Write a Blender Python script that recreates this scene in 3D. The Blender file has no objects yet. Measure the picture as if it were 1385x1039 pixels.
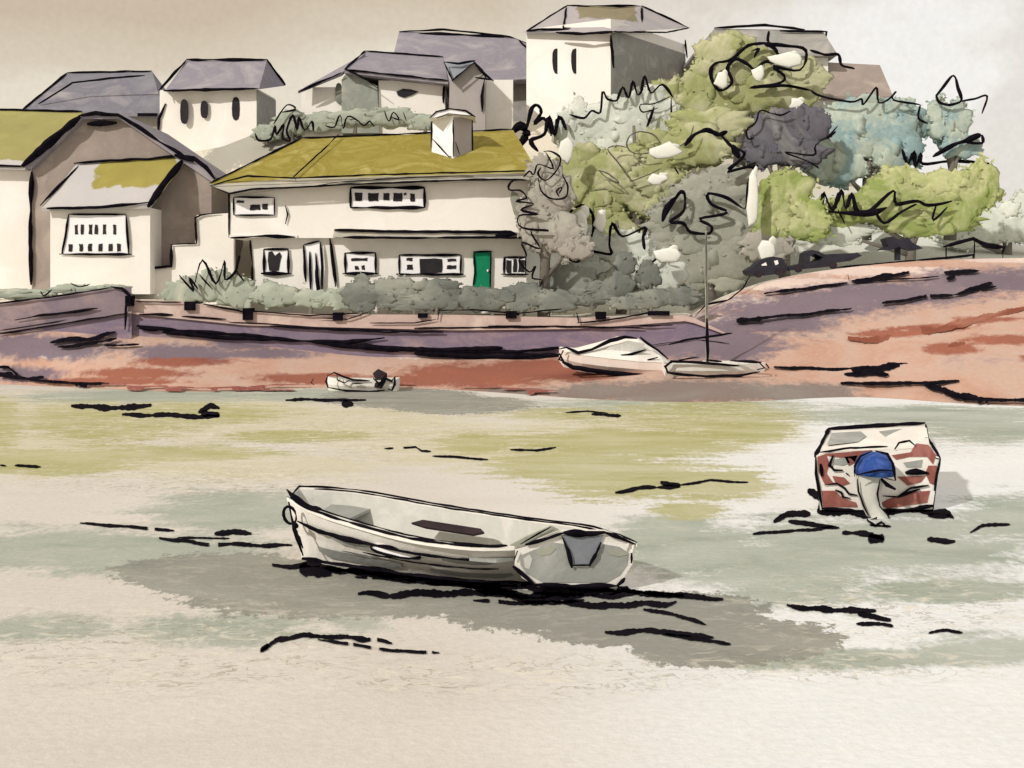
import bpy, math, random
from mathutils import Vector, noise
R = random.Random(7)
SC = bpy.context.scene
COL = SC.collection
# ------------------------------------------------------------------ camera
F, CX, HY, CZ = 1500.0, 692.5, 391.0, 3.8      # focal length in photo pixels, image centre, horizon row, eye height
cam = bpy.data.cameras.new('camera'); camo = bpy.data.objects.new('camera', cam); COL.objects.link(camo)
cam.sensor_width = 36; cam.lens = 36*F/1385.0
cam.shift_y = -(519.5-HY)/1385.0
camo.location = (0, 0, CZ); camo.rotation_euler = (math.radians(90), 0, 0)
cam.clip_end = 2000; cam.clip_start = .1
SC.camera = camo
# ------------------------------------------------------------------ sky and sun
w = bpy.data.worlds.new('World'); SC.world = w; w.use_nodes = True
nt = w.node_tree; nt.nodes.clear()
SUN = Vector((-0.72, -0.80, 0.66)).normalized()
elev = math.asin(SUN.z); rot = math.atan2(SUN.x, SUN.y)
def N(t, **k):
    n = nt.nodes.new(t)
    for a, b in k.items(): setattr(n, a, b)
    return n
L = lambda a, b: nt.links.new(a, b)
sky = N('ShaderNodeTexSky', sky_type='NISHITA', sun_disc=False)
sky.sun_elevation = elev; sky.sun_rotation = rot; sky.air_density = 1.5; sky.dust_density = 4
bg1 = N('ShaderNodeBackground'); bg1.inputs[1].default_value = .05; L(sky.outputs[0], bg1.inputs[0])
tc = N('ShaderNodeTexCoord'); mp = N('ShaderNodeMapping'); mp.inputs['Scale'].default_value = (2.2, 1, 7)
mp.inputs['Rotation'].default_value = (0, math.radians(9), 0)
L(tc.outputs['Generated'], mp.inputs[0])
n1 = N('ShaderNodeTexNoise'); n1.inputs['Scale'].default_value = 1.1; n1.inputs['Detail'].default_value = 5; n1.inputs['Roughness'].default_value = .45
L(mp.outputs[0], n1.inputs['Vector'])
sep = N('ShaderNodeSeparateXYZ'); L(tc.outputs['Generated'], sep.inputs[0])
def M(op, a, b, c=None, clamp=False):
    m = N('ShaderNodeMath', operation=op); m.use_clamp = clamp
    for i, v in enumerate((a, b, c)):
        if v is None: continue
        if isinstance(v, (int, float)): m.inputs[i].default_value = v
        else: L(v, m.inputs[i])
    return m.outputs[0]
# cloud veil: warm grey wash higher and to the left, pale cream close to the roofs, cool white to the right
hgt = M('MULTIPLY_ADD', sep.outputs['Z'], 5.0, M('MULTIPLY_ADD', sep.outputs['X'], -.5, -0.60))
fac = M('MULTIPLY', M('ADD', hgt, M('MULTIPLY', n1.outputs[0], 1.2)), .5)
rp = N('ShaderNodeValToRGB'); L(fac, rp.inputs[0])
rp.color_ramp.elements[0].position = .50; rp.color_ramp.elements[0].color = (.84, .76, .63, 1)
rp.color_ramp.elements[1].position = .68; rp.color_ramp.elements[1].color = (.64, .53, .40, 1)
e = rp.color_ramp.elements.new(.545); e.color = (.74, .65, .52, 1)
n2 = N('ShaderNodeTexNoise'); n2.inputs['Scale'].default_value = 1.3; n2.inputs['Detail'].default_value = 6
mp2 = N('ShaderNodeMapping'); mp2.inputs['Scale'].default_value = (3.5, 1, 6); mp2.inputs['Rotation'].default_value = (0, math.radians(-20), 0)
L(tc.outputs['Generated'], mp2.inputs[0]); L(mp2.outputs[0], n2.inputs['Vector'])
rp2 = N('ShaderNodeValToRGB'); L(n2.outputs[0], rp2.inputs[0])
rp2.color_ramp.elements[0].position = .44; rp2.color_ramp.elements[0].color = (.84, .795, .735, 1)
rp2.color_ramp.elements[1].position = .52; rp2.color_ramp.elements[1].color = (.96, .935, .895, 1)
mx = N('ShaderNodeMix', data_type='RGBA'); L(M('MULTIPLY_ADD', sep.outputs['X'], 3.2, .05, clamp=True), mx.inputs[0])
L(rp.outputs[0], mx.inputs[6]); L(rp2.outputs[0], mx.inputs[7])
# paper-like cloud grain
n3 = N('ShaderNodeTexNoise'); n3.inputs['Scale'].default_value = 190; n3.inputs['Detail'].default_value = 3; L(tc.outputs['Generated'], n3.inputs['Vector'])
g = M('MULTIPLY_ADD', n3.outputs[0], .16, .92)
mul = N('ShaderNodeMix', data_type='RGBA', blend_type='MULTIPLY'); mul.inputs[0].default_value = 1; L(mx.outputs[2], mul.inputs[6]); L(g, mul.inputs[7])
bg2 = N('ShaderNodeBackground'); bg2.inputs[1].default_value = 1.0; L(mul.outputs[2], bg2.inputs[0])
ms = N('ShaderNodeMixShader'); ms.inputs[0].default_value = .93; L(bg1.outputs[0], ms.inputs[1]); L(bg2.outputs[0], ms.inputs[2])
wo = N('ShaderNodeOutputWorld'); L(ms.outputs[0], wo.inputs[0])
sl = bpy.data.lights.new('sun', 'SUN'); sl.energy = 3.0; sl.angle = math.radians(2.0); sl.color = (1, .96, .90)
so = bpy.data.objects.new('sun', sl); COL.objects.link(so); so.rotation_euler = SUN.to_track_quat('Z', 'Y').to_euler()
so.location = SUN*50
SC.view_settings.view_transform = 'Standard'; SC.view_settings.look = 'None'
SC.view_settings.exposure = 0; SC.view_settings.gamma = 1

# ------------------------------------------------------------------ measuring helpers
def P(px, py, Y): return Vector(((px-CX)/F*Y, Y, CZ-(py-HY)/F*Y))
def G(px, py, z=0.0):
    Y = F*(CZ-z)/(py-HY); return Vector(((px-CX)/F*Y, Y, z))
def lerp_tab(tab, x):
    if x <= tab[0][0]: return tab[0][1]
    for (a, b), (c, d) in zip(tab, tab[1:]):
        if x <= c: return b+(d-b)*(x-a)/(c-a)
    return tab[-1][1]
def srgb(r, g, b):
    f = lambda c: (c/255/12.92) if c <= 10 else ((c/255+.055)/1.055)**2.4
    return (f(r), f(g), f(b))

# ------------------------------------------------------------------ materials
MATS = {}
class NT:
    def __init__(s, m): s.t = m.node_tree
    def n(s, ty, **k):
        x = s.t.nodes.new(ty)
        for a, b in k.items(): setattr(x, a, b)
        return x
    def l(s, a, b): s.t.links.new(a, b)
    def m(s, op, a, b=None, c=None, clamp=False):
        x = s.n('ShaderNodeMath', operation=op); x.use_clamp = clamp
        for i, v in enumerate((a, b, c)):
            if v is None: continue
            if isinstance(v, (int, float)): x.inputs[i].default_value = v
            else: s.l(v, x.inputs[i])
        return x.outputs[0]
    def noise(s, vec, scale, detail=4, rough=.55, dist=0, sc=(1, 1, 1), off=(0, 0, 0)):
        mp = s.n('ShaderNodeMapping'); mp.inputs['Scale'].default_value = sc; mp.inputs['Location'].default_value = off
        s.l(vec, mp.inputs[0])
        x = s.n('ShaderNodeTexNoise'); x.inputs['Scale'].default_value = scale; x.inputs['Detail'].default_value = detail
        x.inputs['Roughness'].default_value = rough; x.inputs['Distortion'].default_value = dist
        s.l(mp.outputs[0], x.inputs['Vector']); return x.outputs[0]
    def ramp(s, f, stops, interp='LINEAR'):
        r = s.n('ShaderNodeValToRGB'); r.color_ramp.interpolation = interp; s.l(f, r.inputs[0])
        el = r.color_ramp.elements
        while len(el) < len(stops): el.new(.5)
        for e, (p, c) in zip(el, stops): e.position = p; e.color = (*c, 1) if len(c) == 3 else c
        return r.outputs[0]
    def mix(s, f, a, b, mode='MIX'):
        x = s.n('ShaderNodeMix', data_type='RGBA', blend_type=mode)
        for i, v in ((0, f), (6, a), (7, b)):
            if isinstance(v, (int, float)): x.inputs[i].default_value = v
            elif isinstance(v, tuple): x.inputs[i].default_value = (*v, 1)
            else: s.l(v, x.inputs[i])
        return x.outputs[2]
def mat_new(name):
    m = bpy.data.materials.new(name); m.use_nodes = True; MATS[name] = m
    b = m.node_tree.nodes['Principled BSDF']; b.inputs['Roughness'].default_value = .95
    b.inputs['Specular IOR Level'].default_value = .12
    return m, NT(m), b
def finish(h, b, color, pos, grain=.10, gs=9.0, bump=.25, bd=.03):
    fine = h.noise(pos, gs, 6, .7)
    col = h.mix(1.0, color, h.m('MULTIPLY_ADD', fine, grain*2, 1-grain), 'MULTIPLY')
    h.l(col, b.inputs['Base Color'])
    bp = h.n('ShaderNodeBump'); bp.inputs['Strength'].default_value = bump; bp.inputs['Distance'].default_value = bd
    h.l(fine, bp.inputs['Height']); h.l(bp.outputs[0], b.inputs['Normal'])
def wash(name, stops, scale=.6, grain=.10, gs=9.0, rough=.95, bump=.25, dist=.6, sc=(1, 1, 1), moss=None):
    """pigment laid unevenly: soft pools of colour plus fine granulation"""
    m, h, b = mat_new(name); b.inputs['Roughness'].default_value = rough
    pos = h.n('ShaderNodeNewGeometry').outputs['Position']
    f = h.noise(pos, scale, 5, .6, dist, sc)
    f = h.m('MULTIPLY_ADD', f, 2.2, -.6, clamp=True)
    k = len(stops)
    c = h.ramp(f, [(i/(k-1) if k > 1 else 0, s) for i, s in enumerate(stops)])
    if moss:
        (mc, zc, amp, sgn, xa, xb) = moss
        sp = h.n('ShaderNodeSeparateXYZ'); h.l(pos, sp.inputs[0])
        q = h.m('MULTIPLY_ADD', h.noise(pos, 1.1, 4, .6), amp, h.m('MULTIPLY', h.m('SUBTRACT', sp.outputs['Z'], zc), sgn))
        q = h.m('SUBTRACT', q, amp*.5)
        ed = h.m('MINIMUM', h.m('SUBTRACT', sp.outputs['X'], xa), h.m('SUBTRACT', xb, sp.outputs['X']))
        q = h.m('MINIMUM', q, h.m('ADD', ed, h.m('MULTIPLY_ADD', h.noise(pos, 1.6, 3), amp, -.5*amp)))
        c = h.mix(h.m('MULTIPLY', q, 9, clamp=True), c, h.ramp(f, [(0, mc), (1, tuple(v*.72 for v in mc))]))
    finish(h, b, c, pos, grain, gs, bump)
    return m
INK = (.012, .010, .016)
m, h, b = mat_new('ink'); pos = h.n('ShaderNodeNewGeometry').outputs['Position']
h.l(h.ramp(h.noise(pos, 3, 3), [(.3, (.003, .003, .005)), (.75, (.011, .008, .013))]), b.inputs['Base Color']); b.inputs['Roughness'].default_value = .9; b.inputs['Specular IOR Level'].default_value = .02
m, h, b = mat_new('thin_ink'); pos = h.n('ShaderNodeNewGeometry').outputs['Position']
h.l(h.ramp(h.noise(pos, 5, 3), [(.3, (.06, .055, .055)), (.75, (.15, .14, .13))]), b.inputs['Base Color']); b.inputs['Roughness'].default_value = .9
WALLW = [(.83, .80, .755), (.77, .735, .685), (.86, .835, .80)]
wash('white_wall', WALLW, .35, .05)
wash('cool_white', [(.86, .83, .77), (.78, .76, .71), (.88, .86, .82)], .5, .05)
wash('window_white', [(.86, .84, .84), (.80, .79, .82)], 1.0, .04)
wash('shaded_wall', [(.37, .355, .33), (.28, .275, .26), (.44, .42, .39)], .7, .12)  # white houses' sides away from the sun, shade put into the colour
wash('foliage_light', [(.78, .77, .70), (.70, .71, .64)], .8, .06, 7)
wash('grey_wall', [(.36, .34, .31), (.27, .265, .25), (.42, .40, .37)], .45, .10)
wash('sage_wall', [(.36, .37, .32), (.25, .27, .24), (.44, .42, .37)], .5, .10)
wash('brown_wall', [(.35, .29, .255), (.28, .235, .21), (.41, .35, .305)], .5, .12)
wash('slate_roof', [(.34, .315, .335), (.24, .22, .26), (.40, .37, .375)], .45, .10)
wash('violet_roof', [(.255, .25, .27), (.18, .175, .21), (.36, .335, .34)], .35, .10)
wash('blue_slate', [(.22, .245, .29), (.30, .31, .34)], .8, .1)
wash('moss_roof', [(.345, .295, .085), (.25, .205, .04), (.42, .365, .13)], .55, .22, 14, dist=1.2)
wash('left_roof', [(.55, .52, .50), (.47, .45, .45)], .5, .08, moss=((.36, .33, .13), 9.7, 1.0, 1, -99, -19.4))
wash('porch_roof', [(.52, .49, .47), (.44, .43, .44)], .5, .08, moss=((.36, .31, .085), 8.3, .9, 1, -18.9, -15.4))
wash('top_roof', [(.42, .39, .39), (.34, .315, .33)], .5, .1, moss=((.27, .235, .15), 19.7, .8, 1, 3.9, 7.6))
wash('fascia', [(.58, .52, .42), (.42, .41, .37), (.66, .57, .42)], .6, .08, sc=(.6, 1, 3))
wash('chimney_shade_dormer_grey', [(.40, .36, .345), (.34, .31, .30)], .9, .1)
wash('green_door', [(.006, .16, .075), (.012, .23, .11)], 1.6, .2, 20)
wash('pink_stone', [(.60, .46, .40), (.48, .36, .33), (.70, .58, .50)], .4, .14, 7, sc=(1, 1, 2))
wash('mauve_stone', [(.30, .23, .235), (.20, .16, .20), (.44, .32, .29)], .3, .2, 6, sc=(1, 1, 2))
wash('rust_sand', [(.26, .095, .06), (.21, .068, .042), (.34, .15, .105)], .5, .2, 7)
wash('violet_stone', [(.27, .205, .245), (.19, .15, .21), (.40, .29, .29)], .35, .20, 6, sc=(1, 1, 3))
wash('foliage_olive', [(.38, .385, .195), (.30, .32, .14), (.46, .45, .29), (.33, .36, .17)], .3, .26, 5, dist=1.5)
wash('foliage_grass', [(.36, .385, .16), (.23, .285, .085), (.46, .47, .25), (.28, .34, .10)], .3, .26, 5, dist=1.5)
wash('foliage_grey', [(.36, .36, .30), (.28, .285, .24), (.43, .44, .35)], .3, .26, 5, dist=1.5)
wash('foliage_brown', [(.42, .39, .34), (.33, .31, .27), (.46, .45, .38)], .3, .26, 5, dist=1.5)
wash('foliage_slate', [(.165, .155, .175), (.115, .11, .13), (.26, .25, .24)], .3, .26, 5, dist=1.5)
wash('foliage_teal', [(.35, .43, .40), (.25, .36, .375), (.45, .50, .42), (.30, .40, .38)], .3, .26, 5, dist=1.5)
wash('foliage_pale', [(.60, .62, .55), (.53, .56, .50), (.68, .69, .62)], .3, .26, 5, dist=1.5)
wash('hedge_dark', [(.20, .21, .18), (.145, .155, .14), (.31, .315, .27)], .35, .10, 7, dist=1)
wash('hedge_sage', [(0.446, 0.472, 0.392), (0.324, 0.358, 0.297), (0.540, 0.540, 0.446)], .5, .10, 7, dist=1)
wash('bark', [(.13, .115, .10), (.20, .18, .155)], 2, .2, 12)
wash('boat_white', [(.83, .79, .73), (.74, .71, .66), (.86, .83, .78)], 1.2, .05, 20)
wash('boat_grey', [(.37, .375, .35), (.30, .31, .29), (.45, .45, .42)], 1.5, .07, 20)
wash('boat_pale', [(.62, .61, .56), (.50, .50, .46), (.76, .73, .68)], 1.0, .06, 20)
wash('boat_dark', [(.022, .018, .022), (.05, .03, .035)], 3, .2, 20)
wash('well_grey', [(.23, .25, .27), (.18, .195, .215)], 3, .1, 20)
wash('red_paint', [(.33, .125, .105), (.25, .085, .07), (.40, .18, .155)], 2, .15, 20)
wash('blue_paint', [(.035, .085, .32), (.02, .06, .24), (.07, .13, .40)], 4, .15, 25, rough=.6)
wash('pink_hull', [(.76, .68, .63), (.70, .58, .53)], 1.2, .06, 18)
wash('car_dark', [(.018, .017, .024), (.035, .033, .045)], 2, .2, 12, rough=.6)
wash('glass_dark', [(.015, .013, .016), (.03, .027, .03)], 2, .2, 20, rough=.6)

def layered(name, base, layers, ripple=False, grain=.17, gs=10, bump=.7, dry=(7, 4, 1)):
    """base colour with irregular-edged patches; each layer reads one smooth field stored on the mesh"""
    m, h, b = mat_new(name)
    pos = h.n('ShaderNodeNewGeometry').outputs['Position']
    at = {}
    for a in ('fields_a', 'fields_b'):
        x = h.n('ShaderNodeAttribute', attribute_name=a); s = h.n('ShaderNodeSeparateColor'); h.l(x.outputs['Color'], s.inputs[0]); at[a] = s.outputs
    c = base(h, pos, at)
    for i, (ch, c1, c2, sc, amp, edge, op) in enumerate(layers):
        fld = at['fields_a'][ch] if ch < 3 else at['fields_b'][ch-3]
        nz = h.noise(pos, 1.0, 6, .62, .5, sc, (i*7.3, i*3.1, 0))
        nz2 = h.noise(pos, .5, 5, .6, .8, tuple(v*.8 for v in sc), (i*5.3+9, i*2.1, 0))
        gr_ = h.noise(pos, 1.0, 6, .75, 0, dry, (i*4.7, 0, 0))
        v = h.m('ADD', h.m('SUBTRACT', fld, 1.0), h.m('MULTIPLY_ADD', nz, amp*2, -amp)); v = h.m('ADD', v, h.m('MULTIPLY_ADD', gr_, 1.3, -.65))
        f = h.m('MULTIPLY', v, edge, clamp=True)
        f = h.m('MULTIPLY', f, h.m('MULTIPLY_ADD', nz2, .6*op, .7*op, clamp=True))
        c = h.mix(f, c, h.ramp(nz2, [(.35, c1), (.65, c2)]))
    if ripple:
        # fine ochre ripple lines, broken up so that they come and go
        f1 = h.noise(pos, 1.0, 3, .6, .9, (2.4, 4.6, 1)); ln = h.m('ABSOLUTE', h.m('SUBTRACT', f1, .5))
        ln = h.m('SUBTRACT', 1.0, h.m('MULTIPLY', ln, 34, clamp=True))
        f2 = h.noise(pos, .9, 4, .65, 0, (.35, 1.1, 1), (3, 8, 0)); br = h.m('MULTIPLY_ADD', f2, 7, -2.6, clamp=True)
        br = h.m('MULTIPLY', br, at['fields_b'][2]); f3 = h.noise(pos, 3.0, 2, .5, 0, (1, 2, 1)); br = h.m('MULTIPLY', br, h.m('MULTIPLY_ADD', f3, 5, -1.5, clamp=True))
        c = h.mix(h.m('MULTIPLY', h.m('MULTIPLY', ln, br), .8), c, (.27, .245, .155))
        f4 = h.noise(pos, 1.0, 5, .7, 1.2, (2.2, 4.2, 1), (11, 2, 0)); ht = h.m('MULTIPLY', h.m('MULTIPLY_ADD', f4, 9, -4.7, clamp=True), h.m('MULTIPLY_ADD', at['fields_b'][2], .8, .2))
        c = h.mix(h.m('MULTIPLY', ht, .75), c, (.72, .68, .585))
    finish(h, b, c, pos, grain, gs, bump, .02)
    return m
def water_base(h, pos, at):
    n = h.noise(pos, .5, 5, .6, .5, (.5, 1, 1))
    warm = h.ramp(n, [(.3, (.605, .565, .515)), (.7, (.665, .63, .585))])
    cool = h.ramp(n, [(.3, (.74, .76, .775)), (.7, (.80, .82, .83))])
    return h.mix(at['fields_b'][1], warm, cool)
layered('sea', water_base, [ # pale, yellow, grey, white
    (3, (.60, .565, .43), (.555, .52, .35), (.6, 1.5, 1), .9, 2.2, .85),
    (2, (.41, .44, .385), (.315, .36, .305), (.6, 1.3, 1), .75, 2.6, .9),
    (0, (.47, .45, .25), (.38, .37, .155), (.8, 2.2, 1), .85, 3.2, .88),
    (1, (.215, .218, .19), (.33, .33, .295), (.8, 1.9, 1), .42, 13, .97)], ripple=True)  # grey pool: boat shadow and reflection mixed into the water colour
def beach_base(h, pos, at):
    n = h.noise(pos, .35, 6, .65, .8, (1, 1, 2))
    return h.ramp(n, [(.3, (.46, .265, .195)), (.45, (.50, .325, .255)), (.6, (.50, .36, .30)), (.75, (.36, .25, .24))])
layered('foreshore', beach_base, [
    (2, (.72, .61, .53), (.60, .47, .43), (.5, .5, 1), .30, 6, .95),
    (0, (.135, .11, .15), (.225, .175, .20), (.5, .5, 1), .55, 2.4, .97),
    (1, (.22, .062, .038), (.32, .12, .08), (.5, .7, 1), .45, 2.6, .92),
    (3, (.19, .15, .14), (.25, .215, .195), (.5, .9, 1), .5, 3, .95)], grain=.18, gs=6, dry=(2.5, 2, 3))
def ground_base(h, pos, at):
    n = h.noise(pos, .2, 5, .6, .8)
    return h.ramp(n, [(.3, (.70, .63, .53)), (.7, (.60, .58, .48))])
layered('hill_grass', ground_base, [
    (0, (.31, .30, .26), (.38, .37, .32), (.4, .4, 1), .3, 8, .92),
    (1, (.60, .62, .56), (.68, .69, .64), (.4, .4, 1), .3, 5, .9)])

# ------------------------------------------------------------------ mesh builder
class MB:
    def __init__(s): s.v = []; s.f = []; s.m = []; s.names = []
    def mi(s, n):
        if n not in s.names: s.names.append(n)
        return s.names.index(n)
    def add(s, vs, fs, mat):
        o = len(s.v); s.v += [tuple(v) for v in vs]; k = s.mi(mat)
        for f in fs: s.f.append([i+o for i in f]); s.m.append(k)
    def prism(s, front, off, mat, side=None):
        """front: 3D polygon; off: extrusion vector"""
        n = len(front); off = Vector(off); vs = list(front)+[Vector(p)+off for p in front]
        s.add(vs, [list(range(n)), list(range(2*n-1, n-1, -1))], mat)
        s.add(vs, [[i, n+i, n+(i+1) % n, (i+1) % n] for i in range(n)], side or mat)
    def box(s, c, d, mat, rz=0):
        c = Vector(c); x, y, z = [q/2 for q in d]; cr, sr = math.cos(rz), math.sin(rz)
        vs = [c+Vector((a*x*cr-b_*y*sr, a*x*sr+b_*y*cr, g_*z)) for a, b_, g_ in
              ((-1,-1,-1),(1,-1,-1),(1,1,-1),(-1,1,-1),(-1,-1,1),(1,-1,1),(1,1,1),(-1,1,1))]
        s.add(vs, [[0,3,2,1],[4,5,6,7],[0,1,5,4],[1,2,6,5],[2,3,7,6],[3,0,4,7]], mat)
    def tube(s, pts, rad, mat, n=6, closed=False):
        pts = [Vector(p) for p in pts]; rings = []
        if not hasattr(rad, '__len__'): rad = [rad]*len(pts)
        for i, p in enumerate(pts):
            a = pts[max(i-1, 0)]; c = pts[min(i+1, len(pts)-1)]; d = (c-a)
            if d.length < 1e-9: d = Vector((1, 0, 0))
            d.normalize(); up = Vector((0, 0, 1)) if abs(d.z) < .9 else Vector((0, 1, 0))
            u = d.cross(up).normalized(); v = d.cross(u)
            rings.append([p+u*math.cos(2*math.pi*k/n)*rad[i]+v*math.sin(2*math.pi*k/n)*rad[i] for k in range(n)])
        vs = [q for r in rings for q in r]; fs = []
        for i in range(len(rings)-1):
            for k in range(n):
                fs.append([i*n+k, i*n+(k+1) % n, (i+1)*n+(k+1) % n, (i+1)*n+k])
        fs.append(list(range(n))[::-1]); fs.append([len(vs)-n+k for k in range(n)])
        s.add(vs, fs, mat)
    def ink(s, pts, wpx=3, mat='ink', jit=.5, step=7):
        """a hand-drawn line of real thickness along 3D points; wpx is its width at that distance"""
        pts = [Vector(p) for p in pts]; out = []; sd = R.random()*100
        for a, b_ in zip(pts, pts[1:]):
            px = max((a+b_).y/2, 3)/F; k = max(1, int((b_-a).length/(px*step)))
            for i in range(k): out.append(a+(b_-a)*(i/k))
        out.append(pts[-1]); rad = []; q = []
        for i, p in enumerate(out):
            px = max(p.y, 3)/F
            j = Vector((noise.noise((i*.35+sd, 0, 0)), 0, noise.noise((i*.35+sd, 9, 0))))*jit*px*1.6
            q.append(p+j)
            t = noise.noise((i*.22+sd, 4, 2))+.3*noise.noise((i*1.1+sd, 4, 7))
            e = min(i, len(out)-1-i)
            rad.append(wpx*px*.5*(.9+.75*t)*(.4 if e == 0 else .8 if e == 1 else 1))
        s.tube(q, rad, mat, 6)
    def inkp(s, pl, Y, wpx=3, smooth=False, **k):
        pl = [(p[0], p[1], p[2] if len(p) > 2 else Y) for p in pl]
        if smooth: pl = cr(pl)
        s.ink([P(*p) for p in pl], wpx, **k)
    def build(s, name, parent=None, kind=None, smooth=False):
        me = bpy.data.meshes.new(name); me.from_pydata(s.v, [], s.f)
        for n in s.names: me.materials.append(MATS[n])
        me.polygons.foreach_set('material_index', s.m)
        if smooth: me.polygons.foreach_set('use_smooth', [True]*len(me.polygons))
        me.validate(); me.update()
        o = bpy.data.objects.new(name, me); COL.objects.link(o)
        if parent:
            o.parent = parent
            q = parent; off = Vector((0, 0, 0))
            while q: off += q.location; q = q.parent
            o.location = -off
        if kind: o['kind'] = kind
        return o
def cr(pl, n=4):
    out = []
    for i in range(len(pl)-1):
        p0 = pl[max(i-1, 0)]; p1 = pl[i]; p2 = pl[i+1]; p3 = pl[min(i+2, len(pl)-1)]
        for k in range(n):
            t = k/n
            out.append(tuple(.5*((2*b_)+(-a+c)*t+(2*a-5*b_+4*c-d)*t*t+(-a+3*b_-3*c+d)*t**3) for a, b_, c, d in zip(p0, p1, p2, p3)))
    out.append(tuple(pl[-1])); return out
def thing(name, label, cat, loc, group=None):
    o = bpy.data.objects.new(name, None); COL.objects.link(o); o.location = loc; o.empty_display_size = .3
    return tag(o, label, cat, group)
def tag(o, label, cat, group=None):
    o['label'] = label; o['category'] = cat
    if group: o['group'] = group
    return o
def part(mb, name, parent, smooth=False, label=None):
    o = mb.build(name, parent, None, smooth)
    if label: o['label'] = label
    return o
def rect(x0, y0, x1, y1): return [(x0, y0), (x1, y0), (x1, y1), (x0, y1)]
def prismp(mb, poly, Y, depth, mat, side=None): mb.prism([P(x, y, Y) for x, y in poly], (0, depth, 0), mat, side)

# ------------------------------------------------------------------ water, shore, hill
def ell(lst, px, py):
    v = -9
    for (cx, cy, rx, ry) in lst: v = max(v, 1-math.hypot((px-cx)/rx, (py-cy)/ry))
    return v
def set_fields(o, fn):
    me = o.data
    A = me.attributes.new('fields_a', 'FLOAT_COLOR', 'POINT'); B = me.attributes.new('fields_b', 'FLOAT_COLOR', 'POINT')
    a = []; b_ = []
    for v in me.vertices:
        Y = max(v.co.y, 5); px = CX+v.co.x*F/Y; py = HY+(CZ-v.co.z)*F/Y
        f = fn(px, py); a += [f[0]+1, f[1]+1, f[2]+1, 1]; b_ += [f[3]+1, f[4], f[5] if len(f) > 5 else 0, 1]
    A.data.foreach_set('color', a); B.data.foreach_set('color', b_)
cols = list(range(-2600, -200, 200))+list(range(-200, 1600, 10))+list(range(1600, 4100, 200))
rows = [-12, -4, 2, 6]+[F*CZ/(py-HY) for py in range(1080, 500, -5)]
mb = MB(); nC = len(cols)
mb.add([Vector(((px-CX)/F*max(Y, 9), Y, 0)) for Y in rows for px in cols],
       [[r*nC+c, r*nC+c+1, (r+1)*nC+c+1, (r+1)*nC+c] for r in range(len(rows)-1) for c in range(nC-1)], 'sea')
def ribbon(mb, pl, wpx, z=.012, zf=None, mat='ink', dry=.0, th=.01):
    """a dark ripple, reflection or streak lying on the ground; width measured across the view"""
    seg = []; sd = R.random()*50
    for a, b_ in zip(pl, pl[1:]):
        k = max(1, int(abs(b_[0]-a[0])/2.5+abs(b_[1]-a[1])/2.5))
        for i in range(k): t = i/k; seg.append((a[0]+(b_[0]-a[0])*t, a[1]+(b_[1]-a[1])*t))
    seg.append(pl[-1]); n = len(seg); run = []
    def flush(run):
        if len(run) < 2: return
        vs = []
        for (x, y, w_) in run:
            for s_ in (-1, 1):
                vs.append(zf(x, y+s_*w_) if zf else G(x, y+s_*w_, z))
        m_ = len(run)
        mb.add(vs, [[2*i, 2*i+2, 2*i+3, 2*i+1] for i in range(m_-1)], mat)
    for i, (x, y) in enumerate(seg):
        e = min(i, n-1-i)/max(1, n*.12); e = min(1, .45+.55*e)
        t = noise.noise((i*.13+sd, 1, 0)); t2 = noise.noise((i*.55+sd, 5, 3)); t3 = noise.noise((i*.5+sd, 2, 9))
        t4 = noise.noise((i*1.3+sd, 3, 6)); w_ = max(.28, wpx*.5*e*(1.0+.7*t+.25*t2+.34*t4)); y2 = y+noise.noise((i*.07+sd, 7, 0))*wpx*.5+t3*wpx*.06
        if dry and noise.noise((i*.13+sd, 8, 8)) > .45-dry*.6: flush(run); run = []; continue
        run.append((x, y2, w_))
    flush(run)
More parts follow.
